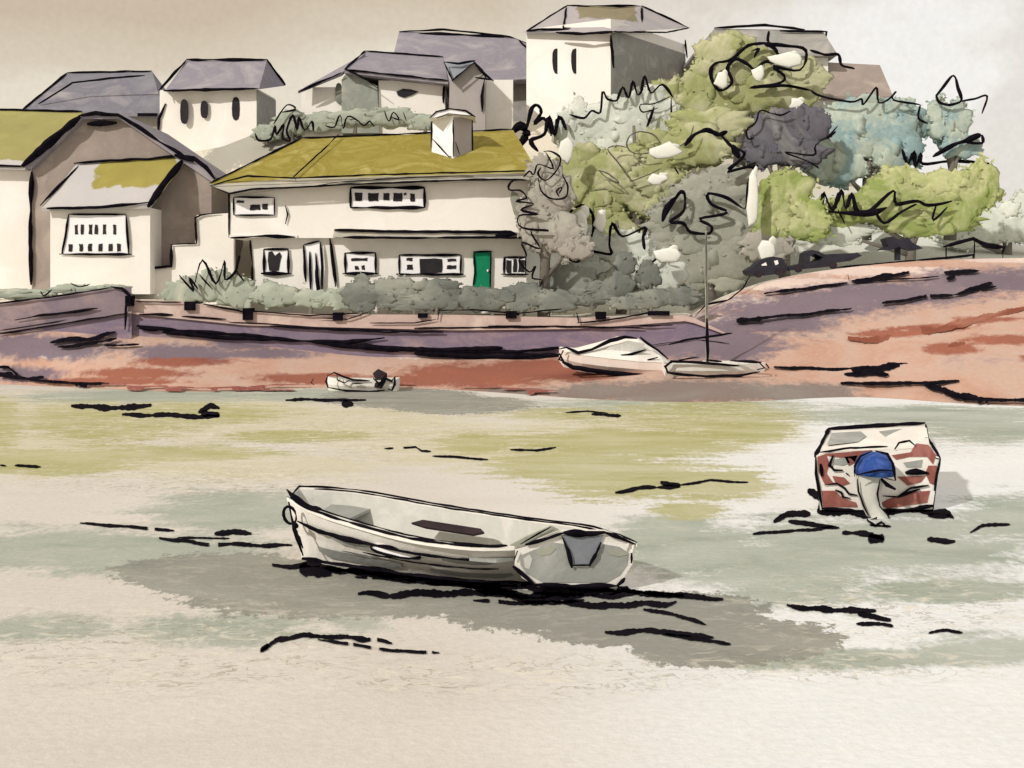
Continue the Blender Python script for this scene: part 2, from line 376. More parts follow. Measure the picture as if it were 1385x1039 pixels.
# ripples plus boats' dark reflections drawn in ink (px polyline, width px, dryness)
RIP_REFL = [
 ([(96,548),(130,550),(170,552),(205,548)],7,0), ([(165,562),(200,560),(250,563),(297,563)],6,0), ([(268,556),(285,549),(297,553)],7,0), ([(272,560),(297,560)],8,0),
 ([(386,541),(440,541),(495,541)],4,0), ([(462,547),(478,547)],7,0),
 ([(0,629),(8,630)],3,0), ([(20,630),(55,631)],3.5,0), ([(765,558),(795,556),(822,559)],2,0), ([(800,560),(840,562)],4,0),
 ([(520,607),(562,604),(570,610),(590,612)],2.5,.3), ([(585,616),(620,619),(660,621)],3,0), ([(690,608),(725,609),(752,605)],3,0),
 ([(832,665),(865,661),(900,658),(920,658)],5,0), ([(893,652),(920,656)],6,0), ([(920,656),(960,650),(1012,652)],3,0),
 ([(108,708),(150,710),(190,714),(240,718)],4,.15), ([(215,728),(270,735),(330,737),(395,737)],5,.1), ([(290,722),(315,719),(340,721)],7,0), ([(240,727),(310,728)],2.5,.3),
 ([(368,765),(420,764),(470,772),(560,784),(640,792),(712,794)],8,0), ([(405,770),(448,776)],14,0), ([(440,768),(540,778),(650,790),(700,794)],9,0), ([(480,780),(600,790),(700,800)],4,.2),
 ([(484,804),(560,803),(640,801),(720,806),(760,802)],9,0), ([(640,795),(690,806),(735,812),(790,803)],10,0), ([(705,795),(780,799),(850,797)],14,0), ([(800,806),(880,802),(930,806),(978,810)],7,0),
 ([(750,815),(820,819),(900,817),(915,813)],8,0), ([(870,824),(910,830),(955,845)],5,0), ([(818,855),(880,853),(930,858),(965,862)],7,0), ([(900,858),(988,871)],5,0), ([(840,800),(925,806)],7,0),
 ([(600,790),(720,786),(840,800)],9,0), ([(640,812),(730,816),(790,812)],5,.1),
 ([(352,880),(375,865),(410,860),(470,861),(530,870)],6,.05), ([(430,865),(480,872),(530,880),(594,883)],4,.15), ([(352,879),(364,873)],8,0),
 ([(1064,820),(1110,823),(1160,826),(1185,826)],7,0), ([(1160,830),(1205,838)],7,0), ([(1158,843),(1208,846)],5,0), ([(1256,856),(1280,853),(1302,855)],4,0),
 ([(1046,704),(1065,697),(1096,693)],8,0), ([(1066,705),(1105,710),(1135,714)],6,0), ([(1018,723),(1060,718),(1100,716),(1128,713)],4,.1),
 ([(1092,664),(1112,672),(1106,690)],11,0), ([(1105,690),(1140,694),(1180,696)],9,0), ([(1139,720),(1172,722),(1195,728)],7,0), ([(1174,728),(1196,728)],11,0), ([(1186,696),(1240,690),(1262,686)],6,0), ([(1240,690),(1278,692),(1290,702)],7,0), ([(1255,697),(1285,697)],6,0),
 ([(1172,703),(1184,711),(1192,706),(1200,713)],4,0), ([(1176,710),(1205,712)],3,0), ([(1254,731),(1292,730)],7,0), ([(1312,719),(1328,711),(1366,709)],4,0)]
for pl, wd, dr in RIP_REFL: ribbon(mb, pl, wd, dry=dr)
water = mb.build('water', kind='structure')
YG = [(-20,575,60,50),(140,572,140,30),(250,560,160,18),(400,590,120,10),(60,625,150,20),(230,612,170,12),(-150,600,100,60),  # green-yellow reflections of the hillside, painted into the sea colour
      (760,560,110,10),(950,562,150,24),(850,600,190,26),(780,630,150,28),(880,650,160,34),(980,655,80,26),(1010,580,80,22),(930,690,60,14),(640,600,60,18)]
GR = [(300,775,150,28),(420,800,200,36),(560,812,180,24),(760,825,180,32),(860,850,160,26),(960,870,120,34),(1060,868,90,26),(930,830,120,30),  # rowing boat's shadow and reflection, painted into the sea as grey
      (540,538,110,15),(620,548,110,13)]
PG = [(330,690,170,36),(120,745,320,36),(60,850,140,24),(300,850,180,26),(480,840,60,20),(1180,740,260,60),(1060,770,160,60),(1330,880,160,26),(1120,890,240,20),
      (200,536,220,12),(420,535,100,12),(900,548,260,10),(1250,562,260,16),(1380,700,100,40),(950,745,140,46),(900,720,90,30),(1280,800,170,20),(1330,580,120,24)]
WH = [(450,575,260,34),(230,560,330,44),(620,600,200,40),(880,580,220,44),(330,632,260,22),(60,600,160,50)]
RP = [(260,650,320,34),(480,590,190,50),(200,580,260,40),(220,880,420,80),(700,915,360,40),(1200,820,260,60),(1150,900,300,30),(880,555,300,30),(1250,600,200,30)]
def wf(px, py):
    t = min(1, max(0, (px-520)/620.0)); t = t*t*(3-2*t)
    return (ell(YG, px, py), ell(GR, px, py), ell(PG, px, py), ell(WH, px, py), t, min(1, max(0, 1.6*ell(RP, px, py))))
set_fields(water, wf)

def smooth_tab(tab):
    xs = list(range(-420, 1820, 20)); v = [lerp_tab(tab, x) for x in xs]
    for _ in range(3): v = [sum(v[max(0, i-2):i+3])/len(v[max(0, i-2):i+3]) for i in range(len(v))]
    return list(zip(xs, v))
PYW = [(-400,512),(0,519),(150,526),(270,532),(400,524),(560,524),(700,532),(800,541),(960,545),(1090,540),(1140,534),(1200,537),(1270,545),(1385,549),(1800,565)]
PYB = [(-400,460),(0,452),(165,446),(185,452),(400,468),(600,482),(740,486),(860,470),(940,455),(1050,440),(1200,418),(1385,395),(1800,380)]
YB_ = [(-400,44.5),(165,45.0),(185,45.5),(760,45.5),(930,45.5),(1050,45.5),(1385,44.5),(1800,42)]
PYC = [(-400,462),(860,472),(905,446),(930,424),(965,408),(1010,383),(1060,373),(1180,357),(1300,349),(1385,350),(1800,335)]
PYW, PYB, YB_, PYC = [smooth_tab(t_) for t_ in (PYW, PYB, YB_, PYC)]
def shore_profile(px):
    a = F*CZ/(lerp_tab(PYW, px)-HY); yb = lerp_tab(YB_, px); zb = CZ-(lerp_tab(PYB, px)-HY)/F*yb
    yc = yb+(.5 if px < 880 else min(4.5, .5+(px-880)/12.0)); zc = CZ-(lerp_tab(PYC, px)-HY)/F*yc
    if px < 900: zc = min(zc, zb)
    return [(a-6, -.9), (a, 0.01), (yb, zb), (yc, zc), (yc+1.2, zc+(0 if px > 960 else -.3))]
mb = MB(); cols2 = list(range(-2400, -200, 200))+list(range(-200, 1600, 8))+list(range(1600, 4000, 200)); sub = (3, 26, 14, 3)
vs = []; nr = 0
for px in cols2:
    pr = shore_profile(px); r = []
    for (a, b_), (c, d), k in zip(pr, pr[1:], sub):
        for i in range(k):
            t = i/k; r.append((a+(c-a)*t, b_+(d-b_)*t))
    r.append(pr[-1]); nr = len(r)
    for i, (Y, Z) in enumerate(r):
        if 3 < i < nr-4: Z += noise.noise((px*.012, Y*.5, 0))*.12
        vs.append(Vector(((px-CX)/F*Y, Y, Z)))
mb.add(vs, [[c*nr+r, (c+1)*nr+r, (c+1)*nr+r+1, c*nr+r+1] for c in range(len(cols2)-1) for r in range(nr-1)], 'foreshore')
def on_shore(px, py):
    pr = shore_profile(px); best = None
    for i in range(1, len(pr)-1):
        (a, b_), (c, d) = pr[i], pr[i+1]
        y0 = HY+(CZ-b_)*F/a; y1 = HY+(CZ-d)*F/c
        if (y0-py)*(y1-py) <= 0 and abs(y0-y1) > .01:
            t = (y0-py)/(y0-y1); Y = a+(c-a)*t; p = P(px, py, Y); return p+Vector((0, -.16, .10))
    Y = pr[1][0]; return G(px, max(py, lerp_tab(PYW, px)-1), .05)
SH = [([(1000,437),(1060,430),(1110,426),(1150,420)],4,0), ([(995,438),(1030,434)],7,0), ([(1180,415),(1240,406),(1290,401),(1345,390)],4,.1), ([(1300,398),(1340,386)],6,0),
      ([(1032,400),(1080,394),(1145,386)],4,0), ([(1150,385),(1190,377),(1228,372)],6,0), ([(1145,374),(1147,383)],4,0), ([(1150,386),(1200,382),(1270,377)],2,.2), ([(1275,372),(1322,369)],5,0), ([(1278,380),(1290,378)],5,0),
      ([(985,468),(940,462),(908,466),(880,470)],1,0),
      ([(1045,500),(1100,502),(1160,502),(1226,494)],4,0), ([(1150,505),(1215,498)],9,0), ([(1135,522),(1200,522),(1260,521),(1295,519)],5,0), ([(1248,524),(1290,536),(1320,544)],9,0), ([(1300,543),(1385,545),(1450,547)],5,0), ([(1140,508),(1200,510)],6,0),
      ([(70,465),(120,462),(158,452)],6,0), ([(80,472),(130,468),(160,460)],4,0), ([(142,470),(190,470)],3,.1),
      ([(0,512),(30,514),(55,518),(100,521),(150,523)],4,0), ([(0,500),(14,500),(28,512)],4,0), ([(0,509),(20,509)],7,0), ([(40,516),(62,514)],4,0)]
for pl, wd, dr in SH: ribbon(mb, pl, wd, zf=on_shore, dry=dr)
for k in range(26):
    x0 = R.uniform(120, 740); y = lerp_tab(PYW, x0)-R.uniform(0, 3); ribbon(mb, [(x0, y), (x0+R.uniform(20, 60), y+R.uniform(-1, 1))], R.uniform(1, 2.4), zf=on_shore, mat='red_paint')
for pl, wd in (([(1145,463),(1190,461),(1250,452),(1320,436),(1385,420)], 9), ([(1262,481),(1290,479),(1340,464),(1420,446)], 15), ([(1372,491),(1460,476)], 9)):
    ribbon(mb, pl, wd, zf=on_shore, mat='rust_sand')
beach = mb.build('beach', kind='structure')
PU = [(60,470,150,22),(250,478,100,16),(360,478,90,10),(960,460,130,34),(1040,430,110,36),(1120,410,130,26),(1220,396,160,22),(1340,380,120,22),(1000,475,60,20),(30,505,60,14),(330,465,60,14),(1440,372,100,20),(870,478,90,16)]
RD = [(640,508,130,22),(720,500,90,18),(560,515,120,10),(190,505,90,9),(250,490,90,8),(420,512,90,9),(1200,452,60,6),(1260,444,80,6),(1330,432,70,5),(1290,472,45,9),(1360,460,70,9),(1400,485,30,6),(150,516,110,6),(780,508,60,10)]
TP = [(1000,408,60,10),(1080,385,110,9),(1200,367,130,7),(950,432,50,9),(560,478,60,8),(1400,352,120,4),(80,480,40,6)]
MD = [(930,530,190,20),(820,530,100,14),(1090,532,100,16),(700,530,60,6)]
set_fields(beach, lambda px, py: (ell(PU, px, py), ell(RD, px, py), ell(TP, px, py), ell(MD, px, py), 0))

# quay walls
WT = [(-400,430),(0,411),(100,397),(165,389)]
WT2 = [(172,405),(240,407),(330,420),(420,425),(620,426),(780,430),(860,428),(930,426),(985,452)]
def quay(name, label, top, foot, ledge, x0, x1, Y, marks, caps):
    mb = MB(); xs = list(range(x0, x1, 12))+[x1]; n = len(xs); prof = []
    for i, x in enumerate(xs):
        t, l_, f_ = lerp_tab(top, x), lerp_tab(ledge, x), lerp_tab(foot, x)+8
        yy = Y(x) if callable(Y) else Y
        prof.append([P(x, f_, yy), P(x, l_, yy+.06), P(x, l_, yy-.08), P(x, l_-2.5, yy-.08), P(x, l_-2.5, yy+.02), P(x, t, yy+.02), P(x, t, yy+.5), P(x, f_, yy+.5)])
    k = len(prof[0]); vs = [p for r in prof for p in r]
    for j in range(k):
        mat = 'violet_stone' if j in (0, 6, 7) else ('mauve_stone' if x1 < 200 else 'pink_stone')
        mb.add(vs, [[i*k+j, (i+1)*k+j, (i+1)*k+(j+1) % k, i*k+(j+1) % k] for i in range(n-1)], mat)
    mb.add(prof[0], [list(range(k))], 'violet_stone'); mb.add(prof[-1], [list(range(k))[::-1]], 'violet_stone')
    Yv = (lambda x: (Y(x) if callable(Y) else Y)-.10)
    for pl, wd in marks: mb.ink([P(x, y, Yv(x)) for x, y in pl], wd)
    for (a, b_, c, d) in caps: prismp(mb, rect(a, b_, c, d), Yv(a)-.06, .5, 'ink')
    return mb.build(name)
yl = lambda x: 44.6+(x+400)*.0006
q = quay('quay_wall', '', WT, [(-400,470),(0,456),(170,450)], [(-400,445),(0,450),(170,424)], -500, 178, yl,
 [([(-300,429),(0,410),(60,403),(120,394),(150,389)],3), ([(150,388),(165,390),(175,400),(182,408)],5), ([(172,402),(170,425),(169,446)],4), ([(20,433),(60,426),(100,422),(132,417)],4),
  ([(0,452),(60,442),(120,432),(170,424)],2.5), ([(0,447),(40,441),(90,433)],1.5)], [(169,400,177,414)])
tag(q, 'violet and pink stone quay wall rising to a corner at the left, below the brown gabled house', 'wall')
q = quay('quay_wall', '', WT2, [(172,455),(400,470),(600,484),(745,488),(860,480),(935,470),(985,458)], [(172,424),(330,440),(420,442),(620,447),(780,445),(880,438),(930,434),(985,454)], 170, 985, lambda x: 45.2,
 [([(184,408),(245,409)],3), ([(275,411),(330,422),(345,418)],3), ([(188,425),(234,426)],4), ([(246,428),(306,432)],3.5), ([(185,441),(240,447),(330,453),(400,461),(470,463),(520,457)],6), ([(188,444),(216,446)],8), ([(220,449),(300,457),(380,459)],7),
  ([(310,436),(360,438),(440,444),(500,446),(600,450)],2), ([(365,441),(430,445),(520,449),(600,449)],3), ([(560,444),(640,443),(740,442)],3),
  ([(480,468),(540,472),(600,474),(680,471)],9), ([(560,478),(640,482),(680,483),(760,480)],9), ([(600,476),(700,476),(760,470)],6), ([(680,487),(745,486)],9), ([(420,462),(480,470),(540,475)],6),
  ([(430,430),(470,432),(500,422)],2), ([(330,420),(420,427),(485,424)],2.5), ([(592,433),(594,420),(640,419),(700,424),(760,418)],2.5), ([(780,423),(783,437)],3), ([(780,437),(815,434),(840,430),(890,421)],3), ([(500,437),(560,437),(590,432)],2),
  ([(865,441),(910,440)],3), ([(660,441),(780,442),(870,444)],3)],
 [(249,408,263,420),(328,417,341,433),(450,423,463,434),(565,424,578,430),(684,421,699,431),(806,422,820,432),(878,421,906,427)])
tag(q, 'long low quay wall with pale pink parapet and dark violet base below the moss roofed house', 'wall')

# hill / ground behind the wall
def gtop(px):
    if px < 175: return (yl(px)+.4, CZ-(lerp_tab(WT, px)+3-HY)/F*(yl(px)+.4))
    if px < 930: return (45.6, CZ-(lerp_tab(WT2, px)+3-HY)/F*45.6)
    pr = shore_profile(px); return (pr[3][0]+.6, pr[3][1])
def shore_y(px, py): return on_shore(px, py).y+.16
T66 = [(-2400,330),(-400,290),(0,235),(215,215),(300,200),(380,168),(450,158),(560,160),(700,165),(930,170),(1000,190),(1100,225),(1200,270),(1300,318),(1385,335),(2400,340)]
mb = MB(); rowsY = [0, .5, 1, 2, 3, 4, 5.5, 7, 9, 11, 13, 15, 17, 19, 21, 26, 34, 46, 70, 120, 220]; nr = len(rowsY); vs = []
for px in cols2:
    y0, z0 = gtop(px); z66 = CZ-(lerp_tab(T66, px)-HY)/F*66
    for d in rowsY:
        Y = y0+d; t = min(1, max(0, (d-6)/(66-6-y0))); t = t*t*(3-2*t)
        Z = z0+min(d, 6)*.02+(z66-z0)*t+(0 if d < 21 else -(d-21)*.02)
        vs.append(Vector(((px-CX)/F*Y, Y, Z)))
mb.add(vs, [[c*nr+r, (c+1)*nr+r, (c+1)*nr+r+1, c*nr+r+1] for c in range(len(cols2)-1) for r in range(nr-1)], 'hill_grass')
ground = mb.build('ground', kind='structure', smooth=True)
set_fields(ground, lambda px, py: (ell([(390,195,110,45),(470,170,80,30),(560,175,120,20),(300,215,40,14)], px, py), ell([(850,350,200,80),(1200,330,300,80)], px, py), 0, 0, 0))

# ------------------------------------------------------------------ houses
def gz(px, Y): return CZ
def walls(mb, corners, zt, zb, mat, inkw=3, edges=()):
    """corners [(px,Y)] in order; zt/zb photo rows measured at the first corner"""
    Y0 = corners[0][1]; z1 = CZ-(zt-HY)/F*Y0; z0 = CZ-(zb-HY)/F*Y0
    b0 = [Vector(((px-CX)/F*Y, Y, z0)) for px, Y in corners]
    mb.prism(b0, (0, 0, z1-z0), mat)
    for i in edges:
        p = b0[i]; mb.ink([Vector((p.x, p.y-.03, z0)), Vector((p.x, p.y-.03, z1))], inkw)
def box_walls(mb, x0, x1, yt, yb, Y, depth, mat, edges=(), inkw=3):
    a = P(x0, 0, Y).x; b_ = P(x1, 0, Y).x
    k = [(x0, Y), (x1, Y), (CX+b_*F/(Y+depth), Y+depth), (CX+a*F/(Y+depth), Y+depth)]
    walls(mb, k, yt, yb, mat, inkw, edges)
def hip(mb, eL, eR, rL, rR, Yf, Yr, mat, th=.16, fmat=None, inkw=3, lines='erlq', yb=None):
    """eave and ridge ends in photo pixels at their own distance; the back mirrors the front"""
    Yb = yb or 2*Yr-Yf
    A, B_ = P(*eL, Yf), P(*eR, Yf); C, D = P(*rL, Yr), P(*rR, Yr)
    E_, F_ = Vector((B_.x, Yb, B_.z)), Vector((A.x, Yb, A.z))
    mb.add([A, B_, D, C, E_, F_], [[0, 1, 2, 3], [1, 4, 2], [4, 5, 3, 2], [5, 0, 3]], mat)
    dn = Vector((0, 0, -th)); q = [A, B_, E_, F_]
    mb.add(q+[p+dn for p in q], [[4, 5, 1, 0], [5, 6, 2, 1], [6, 7, 3, 2], [7, 4, 0, 3], [7, 6, 5, 4]], fmat or mat)
    o = Vector((0, -.06, .03))
    if 'e' in lines: mb.ink([A+o, B_+o], inkw)
    if 'r' in lines: mb.ink([C+o, D+o], inkw)
    if 'l' in lines: mb.ink([A+o, C+o], inkw)
    if 'q' in lines: mb.ink([B_+o, D+o], inkw)
def window(parent, x0, y0, x1, y1, Y, panes, inkw=3.5, taper=0, sill=True, mat='window_white', name='window', sides='tblr'):
    f = MB(); Yw = Y-.07
    poly = [(x0+taper, y0), (x1-taper*.4, y0), (x1, y1), (x0, y1)]
    prismp(f, poly, Yw, .12, mat)
    Yi = Yw-.03
    if 't' in sides: f.inkp([poly[0], poly[1]], Yi, inkw)
    if 'b' in sides: f.inkp([(poly[3][0]-(4 if sill else 0), y1), (poly[2][0]+(4 if sill else 0), y1)], Yi, inkw)
    if 'l' in sides: f.inkp([poly[0], poly[3]], Yi, inkw)
    if 'r' in sides: f.inkp([poly[1], poly[2]], Yi, inkw)
    w_ = part(f, name, parent)
    for pn in panes:
        g_ = MB()
        if isinstance(pn[0], tuple): pl = pn
        else: a, b_, c, d = pn; pl = wob(a, b_, c, d)
        prismp(g_, pl, Yw-.025, .04, 'glass_dark'); part(g_, 'pane', w_)
    return w_
def wob(a, b_, c, d, n=3):
    j = lambda: R.uniform(-.6, .6)
    pts = []
    for (x, y), (x2, y2) in (((a, b_), (c, b_)), ((c, b_), (c, d)), ((c, d), (a, d)), ((a, d), (a, b_))):
        for k in range(n): t = k/n; pts.append((x+(x2-x)*t+j(), y+(y2-y)*t+j()))
    return pts
def lens(cx, cy, rx, ry, n=12, k=.75):
    return [(cx+rx*math.copysign(abs(math.cos(a))**k, math.cos(a)), cy+ry*math.copysign(abs(math.sin(a))**k, math.sin(a))) for a in [2*math.pi*i/n for i in range(n)]]
def slit(parent, cx, cy, rx, ry, Y, mat='glass_dark', tilt=0):
    g_ = MB(); prismp(g_, [(x+(y-cy)*tilt, y) for x, y in lens(cx, cy, rx, ry)], Y-.06, .10, mat); part(g_, 'window', parent)

# main house
H = thing('house', 'long white two storey house with olive moss roof, chimney and green door', 'house', P(510, 408, 49))
Y0 = 48.0
mb = MB(); box_walls(mb, 310, 716, 240, 322, Y0, 7.6, 'white_wall', edges=(0,))
prismp(mb, rect(310, 318, 402, 322), Y0-.06, .2, 'white_wall'); mb.inkp([(312,322),(360,319),(399,321)], Y0-.15, 4.5)
mb.inkp([(386,278),(389,290),(386,303)], Y0-.08, 3.5)
prismp(mb, [(692,258),(700,262),(704,275),(712,290),(716,312),(700,300),(694,285),(690,270)], Y0-.05, .08, 'foliage_grey')
part(mb, 'upper_wall', H)
mb = MB(); box_walls(mb, 340, 712, 322, 425, Y0+.35, 7.0, 'white_wall'); mb.inkp([(338,325),(341,350),(341,388)], Y0+.3, 4.5)
mb.inkp([(446,322),(450,355),(454,388)], Y0+.25, 4.5); mb.inkp([(449,330),(456,388)], Y0+.25, 2)
part(mb, 'lower_wall', H)
mb = MB(); hip(mb, (284,249), (728,233), (408,188), (694,176), Y0-.75, 52.3, 'moss_roof', .1, 'fascia', 2.6, 'lr')
A, B_ = P(284, 249, Y0-.75), P(728, 233, Y0-.75); C = P(408, 188, 52.3); D = P(694, 176, 52.3)
pt = lambda px, t, y1: P(px, y1, Y0-.8)
mb.inkp([(300,246,47.5),(335,238,47.1),(395,241,47.1),(520,236,47.1),(640,233,47.1),(722,231,47.1)], 47, 2.6)
mb.ink([P(458,182,51.9), P(440,200,50.4), P(395,241,47.1)], 2.2)
part(mb, 'roof', H)
mb = MB(); prismp(mb, [(284,250),(395,242),(728,233),(728,243),(560,247),(395,253),(312,263)], Y0-.72, .5, 'fascia')
mb.inkp([(284,251),(310,262),(340,256),(410,253),(460,250),(560,246),(640,243),(712,243)], Y0-.78, 3); mb.inkp([(284,251),(335,238)], Y0-.78, 2.4); mb.inkp([(410,254),(460,246),(560,240),(640,238)], Y0-.78, 1.4)
part(mb, 'fascia', H)
mb = MB(); prismp(mb, [(452,311),(700,314),(712,318),(705,322),(450,321)], Y0-.55, .9, 'fascia')
mb.inkp([(452,311),(520,313),(690,314),(700,318),(712,317)], Y0-.6, 5); mb.inkp([(464,321),(560,322),(670,321),(712,322)], Y0-.6, 4); mb.inkp([(670,318),(700,317)], Y0-.6, 6)
part(mb, 'canopy', H)
window(H, 316, 267, 371, 291, Y0, [(338,277,352,284),(355,276,362,283),(320,271,330,274)], 3, 0, False)
window(H, 474, 254, 574, 281, Y0, [(480,261,490,272),(498,261,512,272),(519,261,527,271),(532,261,544,272),(546,261,550,264),(555,262,561,273)], 5, 0, False)
window(H, 357, 337, 390, 370, Y0+.35, [[(363,341),(368,340),(372,346),(378,341),(381,346),(379,354),(377,366),(370,367),(364,366),(362,352)]], 5)
window(H, 467, 342, 508, 370, Y0+.35, [(475,349,497,353),(480,360,485,365),(489,359,493,365)], 4.5)
window(H, 540, 345, 623, 371, Y0+.35, [(550,349,558,353),(550,358,558,365),(568,350,598,369),(605,350,617,354),(604,359,617,364)], 4)
window(H, 682, 348, 711, 371, Y0+.35, [(685,352,692,369),(694,351,699,368),(701,352,709,368)], 4)
mb = MB(); prismp(mb, [(411,331),(432,325),(436,398),(418,396)], Y0+.22, .1, 'window_white')
for pl in ([(411,332),(412,360),(414,382)], [(411,331),(432,326)], [(419,340),(420,393)], [(427,342),(431,400)], [(433,327),(436,360),(435,400)]): mb.inkp(pl, Y0+.17, 4)
mb.inkp([(427,365),(432,402)], Y0+.17, 6); part(mb, 'side_door', H, label='white panelled door with dark vertical slots')
mb = MB(); prismp(mb, rect(641,341,664,389), Y0+.24, .1, 'green_door'); mb.inkp([(640,341),(666,340)], Y0+.2, 4); mb.inkp([(641,342),(642,370),(640,389)], Y0+.2, 3); mb.inkp([(664,341),(663,388)], Y0+.2, 3)
dr = part(mb, 'front_door', H, label='deep green front door'); mb = MB(); mb.box(P(659.5, 366, Y0+.18), (.06, .06, .1), 'window_white'); part(mb, 'handle', dr)
# chimney (turned so that two faces show)
mb = MB(); yc = 49.6
c4 = [(584,yc+.35),(613,yc-.5),(639,yc+.4),(611,yc+1.2)]
walls(mb, c4, 160, 218, 'window_white'); a_ = P(613, 160, yc-.53); 
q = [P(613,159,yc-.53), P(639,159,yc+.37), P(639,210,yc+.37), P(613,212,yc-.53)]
mb.prism(q, (0, .02, 0), 'chimney_shade_dormer_grey')  # shaded right face, its grey painted over the white stack
for pl in ([(584,160,yc+.3),(583,200,yc+.3)], [(613,162,yc-.57),(613,212,yc-.57)], [(639,162,yc+.34),(639,225,yc+.34)], [(585,188,yc+.2),(607,212,yc-.5),(638,212,yc+.3)], [(616,192,yc-.5),(622,210,yc-.4)]): mb.inkp(pl, 0, 2.2)
ch = part(mb, 'chimney', H)
mb = MB(); mb.prism([P(x, y, yc-.7) for x, y in ((581,160),(590,152),(608,147),(628,150),(642,158),(625,156),(606,154),(592,158))], (0, 1.9, 0), 'window_white')
mb.inkp([(581,160),(590,151),(608,147),(630,150),(643,158)], yc-.74, 3); mb.inkp([(590,160),(607,154),(640,157)], yc-.74, 2); part(mb, 'chimney_cap', ch)

# brown gabled house on the left
H = thing('house', 'brown grey house with thick dark bargeboards round its gable, at the left', 'house', P(165, 395, 51))
mb = MB(); prismp(mb, [(44,398),(44,226),(112,160),(166,160),(286,240),(286,398)], 51, 6, 'brown_wall'); mb.inkp([(43,232),(41,300),(42,386)], 50.9, 6); part(mb, 'wall', H)
mb = MB(); T = .14
for pl in ([(30,226),(112,154),(112,161),(42,228)], [(112,153),(166,154),(166,161),(112,161)], [(166,154),(292,240),(286,246),(164,162)]): prismp(mb, pl, 50.6, 6.6, 'slate_roof')
mb.inkp([(30,225),(70,190),(108,158)], 50.5, 11); mb.inkp([(118,168),(158,166)], 50.8, 8); mb.inkp([(106,157),(130,153),(160,156),(185,170),(215,191),(250,212)], 50.5, 6); mb.inkp([(246,211),(262,214),(278,226),(290,242)], 50.5, 8); mb.inkp([(236,210),(262,218)], 50.5, 9)
part(mb, 'roof', H)
# porch wing
mb = MB(); box_walls(mb, 68, 203, 281, 398, 49.4, 1.7, 'white_wall'); part(mb, 'front_wing_wall', H)
mb = MB(); q = [P(56,281,49), P(203,277,49), P(252,211,50.9), P(104,221,50.9)]
mb.prism(q, (0, .06, -.16), 'porch_roof')
mb.ink([p+Vector((0,-.06,0)) for p in (P(64,282,49), P(130,281,49), P(203,274,49))], 5); mb.inkp([(100,221),(150,217),(200,215),(245,210)], 50.75, 4); mb.ink([P(54,278,48.95), P(106,225,50.75)], 3.5)
mb.ink([P(200,280,48.9), P(222,248,49.8), P(248,216,50.7)], 10)
part(mb, 'front_wing_roof', H)
dk = [(99+i*0+x, 304, 99+x+4, 317) for x in (2, 10, 21, 29, 40, 54)]+[(x, 330, x+5, 340) for x in (93, 107, 119, 133, 147, 158)]
window(H, 84, 290, 174, 344, 49.4, [wob(*d_, n=2) for d_ in dk], 3.6, 9)
# left edge house
H = thing('house', 'white house at the far left edge with a pale roof washed green along its ridge', 'house', P(0, 400, 52))
mb = MB(); box_walls(mb, -140, 43, 222, 405, 51.6, 6, 'white_wall'); part(mb, 'wall', H)
mb = MB(); hip(mb, (-160,222), (34,226), (-120,146), (112,152), 51.0, 55, 'left_roof', .12, None, 3.5, 'er'); part(mb, 'roof', H)
# stepped garden wall
mb = MB(); prismp(mb, [(178,410),(178,364),(233,362),(233,331),(264,329),(266,291),(316,288),(316,412)], 50.2, .3, 'white_wall')
mb.inkp([(178,365),(215,362),(231,360),(232,331)], 50.1, 4.5); mb.inkp([(230,331),(250,330),(266,329),(264,295),(272,291),(297,288)], 50.1, 3)
tag(mb.build('garden_wall'), 'cream stepped garden wall between the brown gabled house and the long white house', 'wall')
# hill houses
H = thing('house', 'hill house at left showing little but a wide violet slate roof', 'house', P(130, 185, 73))
mb = MB(); box_walls(mb, 60, 212, 150, 260, 72, 6, 'grey_wall'); part(mb, 'wall', H)
mb = MB(); hip(mb, (30,150), (222,154), (92,99), (206,97), 71.4, 75, 'violet_roof', .2, None, 3, 'rl'); mb.inkp([(52,141),(98,112),(150,106),(196,102)], 71.8, 3); part(mb, 'roof', H)
mb2 = MB(); prismp(mb2, rect(186,153,212,157), 71.3, .1, 'ink'); part(mb2, 'gutter', H)

H = thing('house', 'narrow white house on the hill with slate roof and three dark upright windows', 'house', P(290, 240, 68))
mb = MB(); walls(mb, [(216,68),(347,67.4),(372,71),(245,72.5)], 122, 280, 'white_wall'); mb.inkp([(224,140),(215,160),(214,182)], 67.9, 4); part(mb, 'wall', H)
mb = MB(); walls(mb, [(347.6,67.35),(373.2,70.95),(371,71.3),(346,67.8)], 122, 262, 'shaded_wall'); part(mb, 'side_wall_shade', H)  # right flank in shade, painted as a grey skin over the white wall
mb = MB(); A = P(222,124,67.2); B_ = P(350,121,66.8); C_ = P(386,116,71); D_ = P(238,118,73); r1 = P(253,82,69.5); r2 = P(361,82,69.3)
mb.add([A, B_, C_, D_, r1, r2], [[0,1,5,4],[1,2,5],[2,3,4,5],[3,0,4],[3,2,1,0]], 'slate_roof')
o = Vector((0,-.08,.04))
for a, b_ in ((A, B_), (r1, r2), (A+Vector((-.3,0,0)), r1), (r2, C_)): mb.ink([a+o, b_+o], 4)
part(mb, 'roof', H)
for c in ((249,151,5.5,17), (276,148,5,12), (319,147,5.5,16)): slit(H, *c, 67.55)

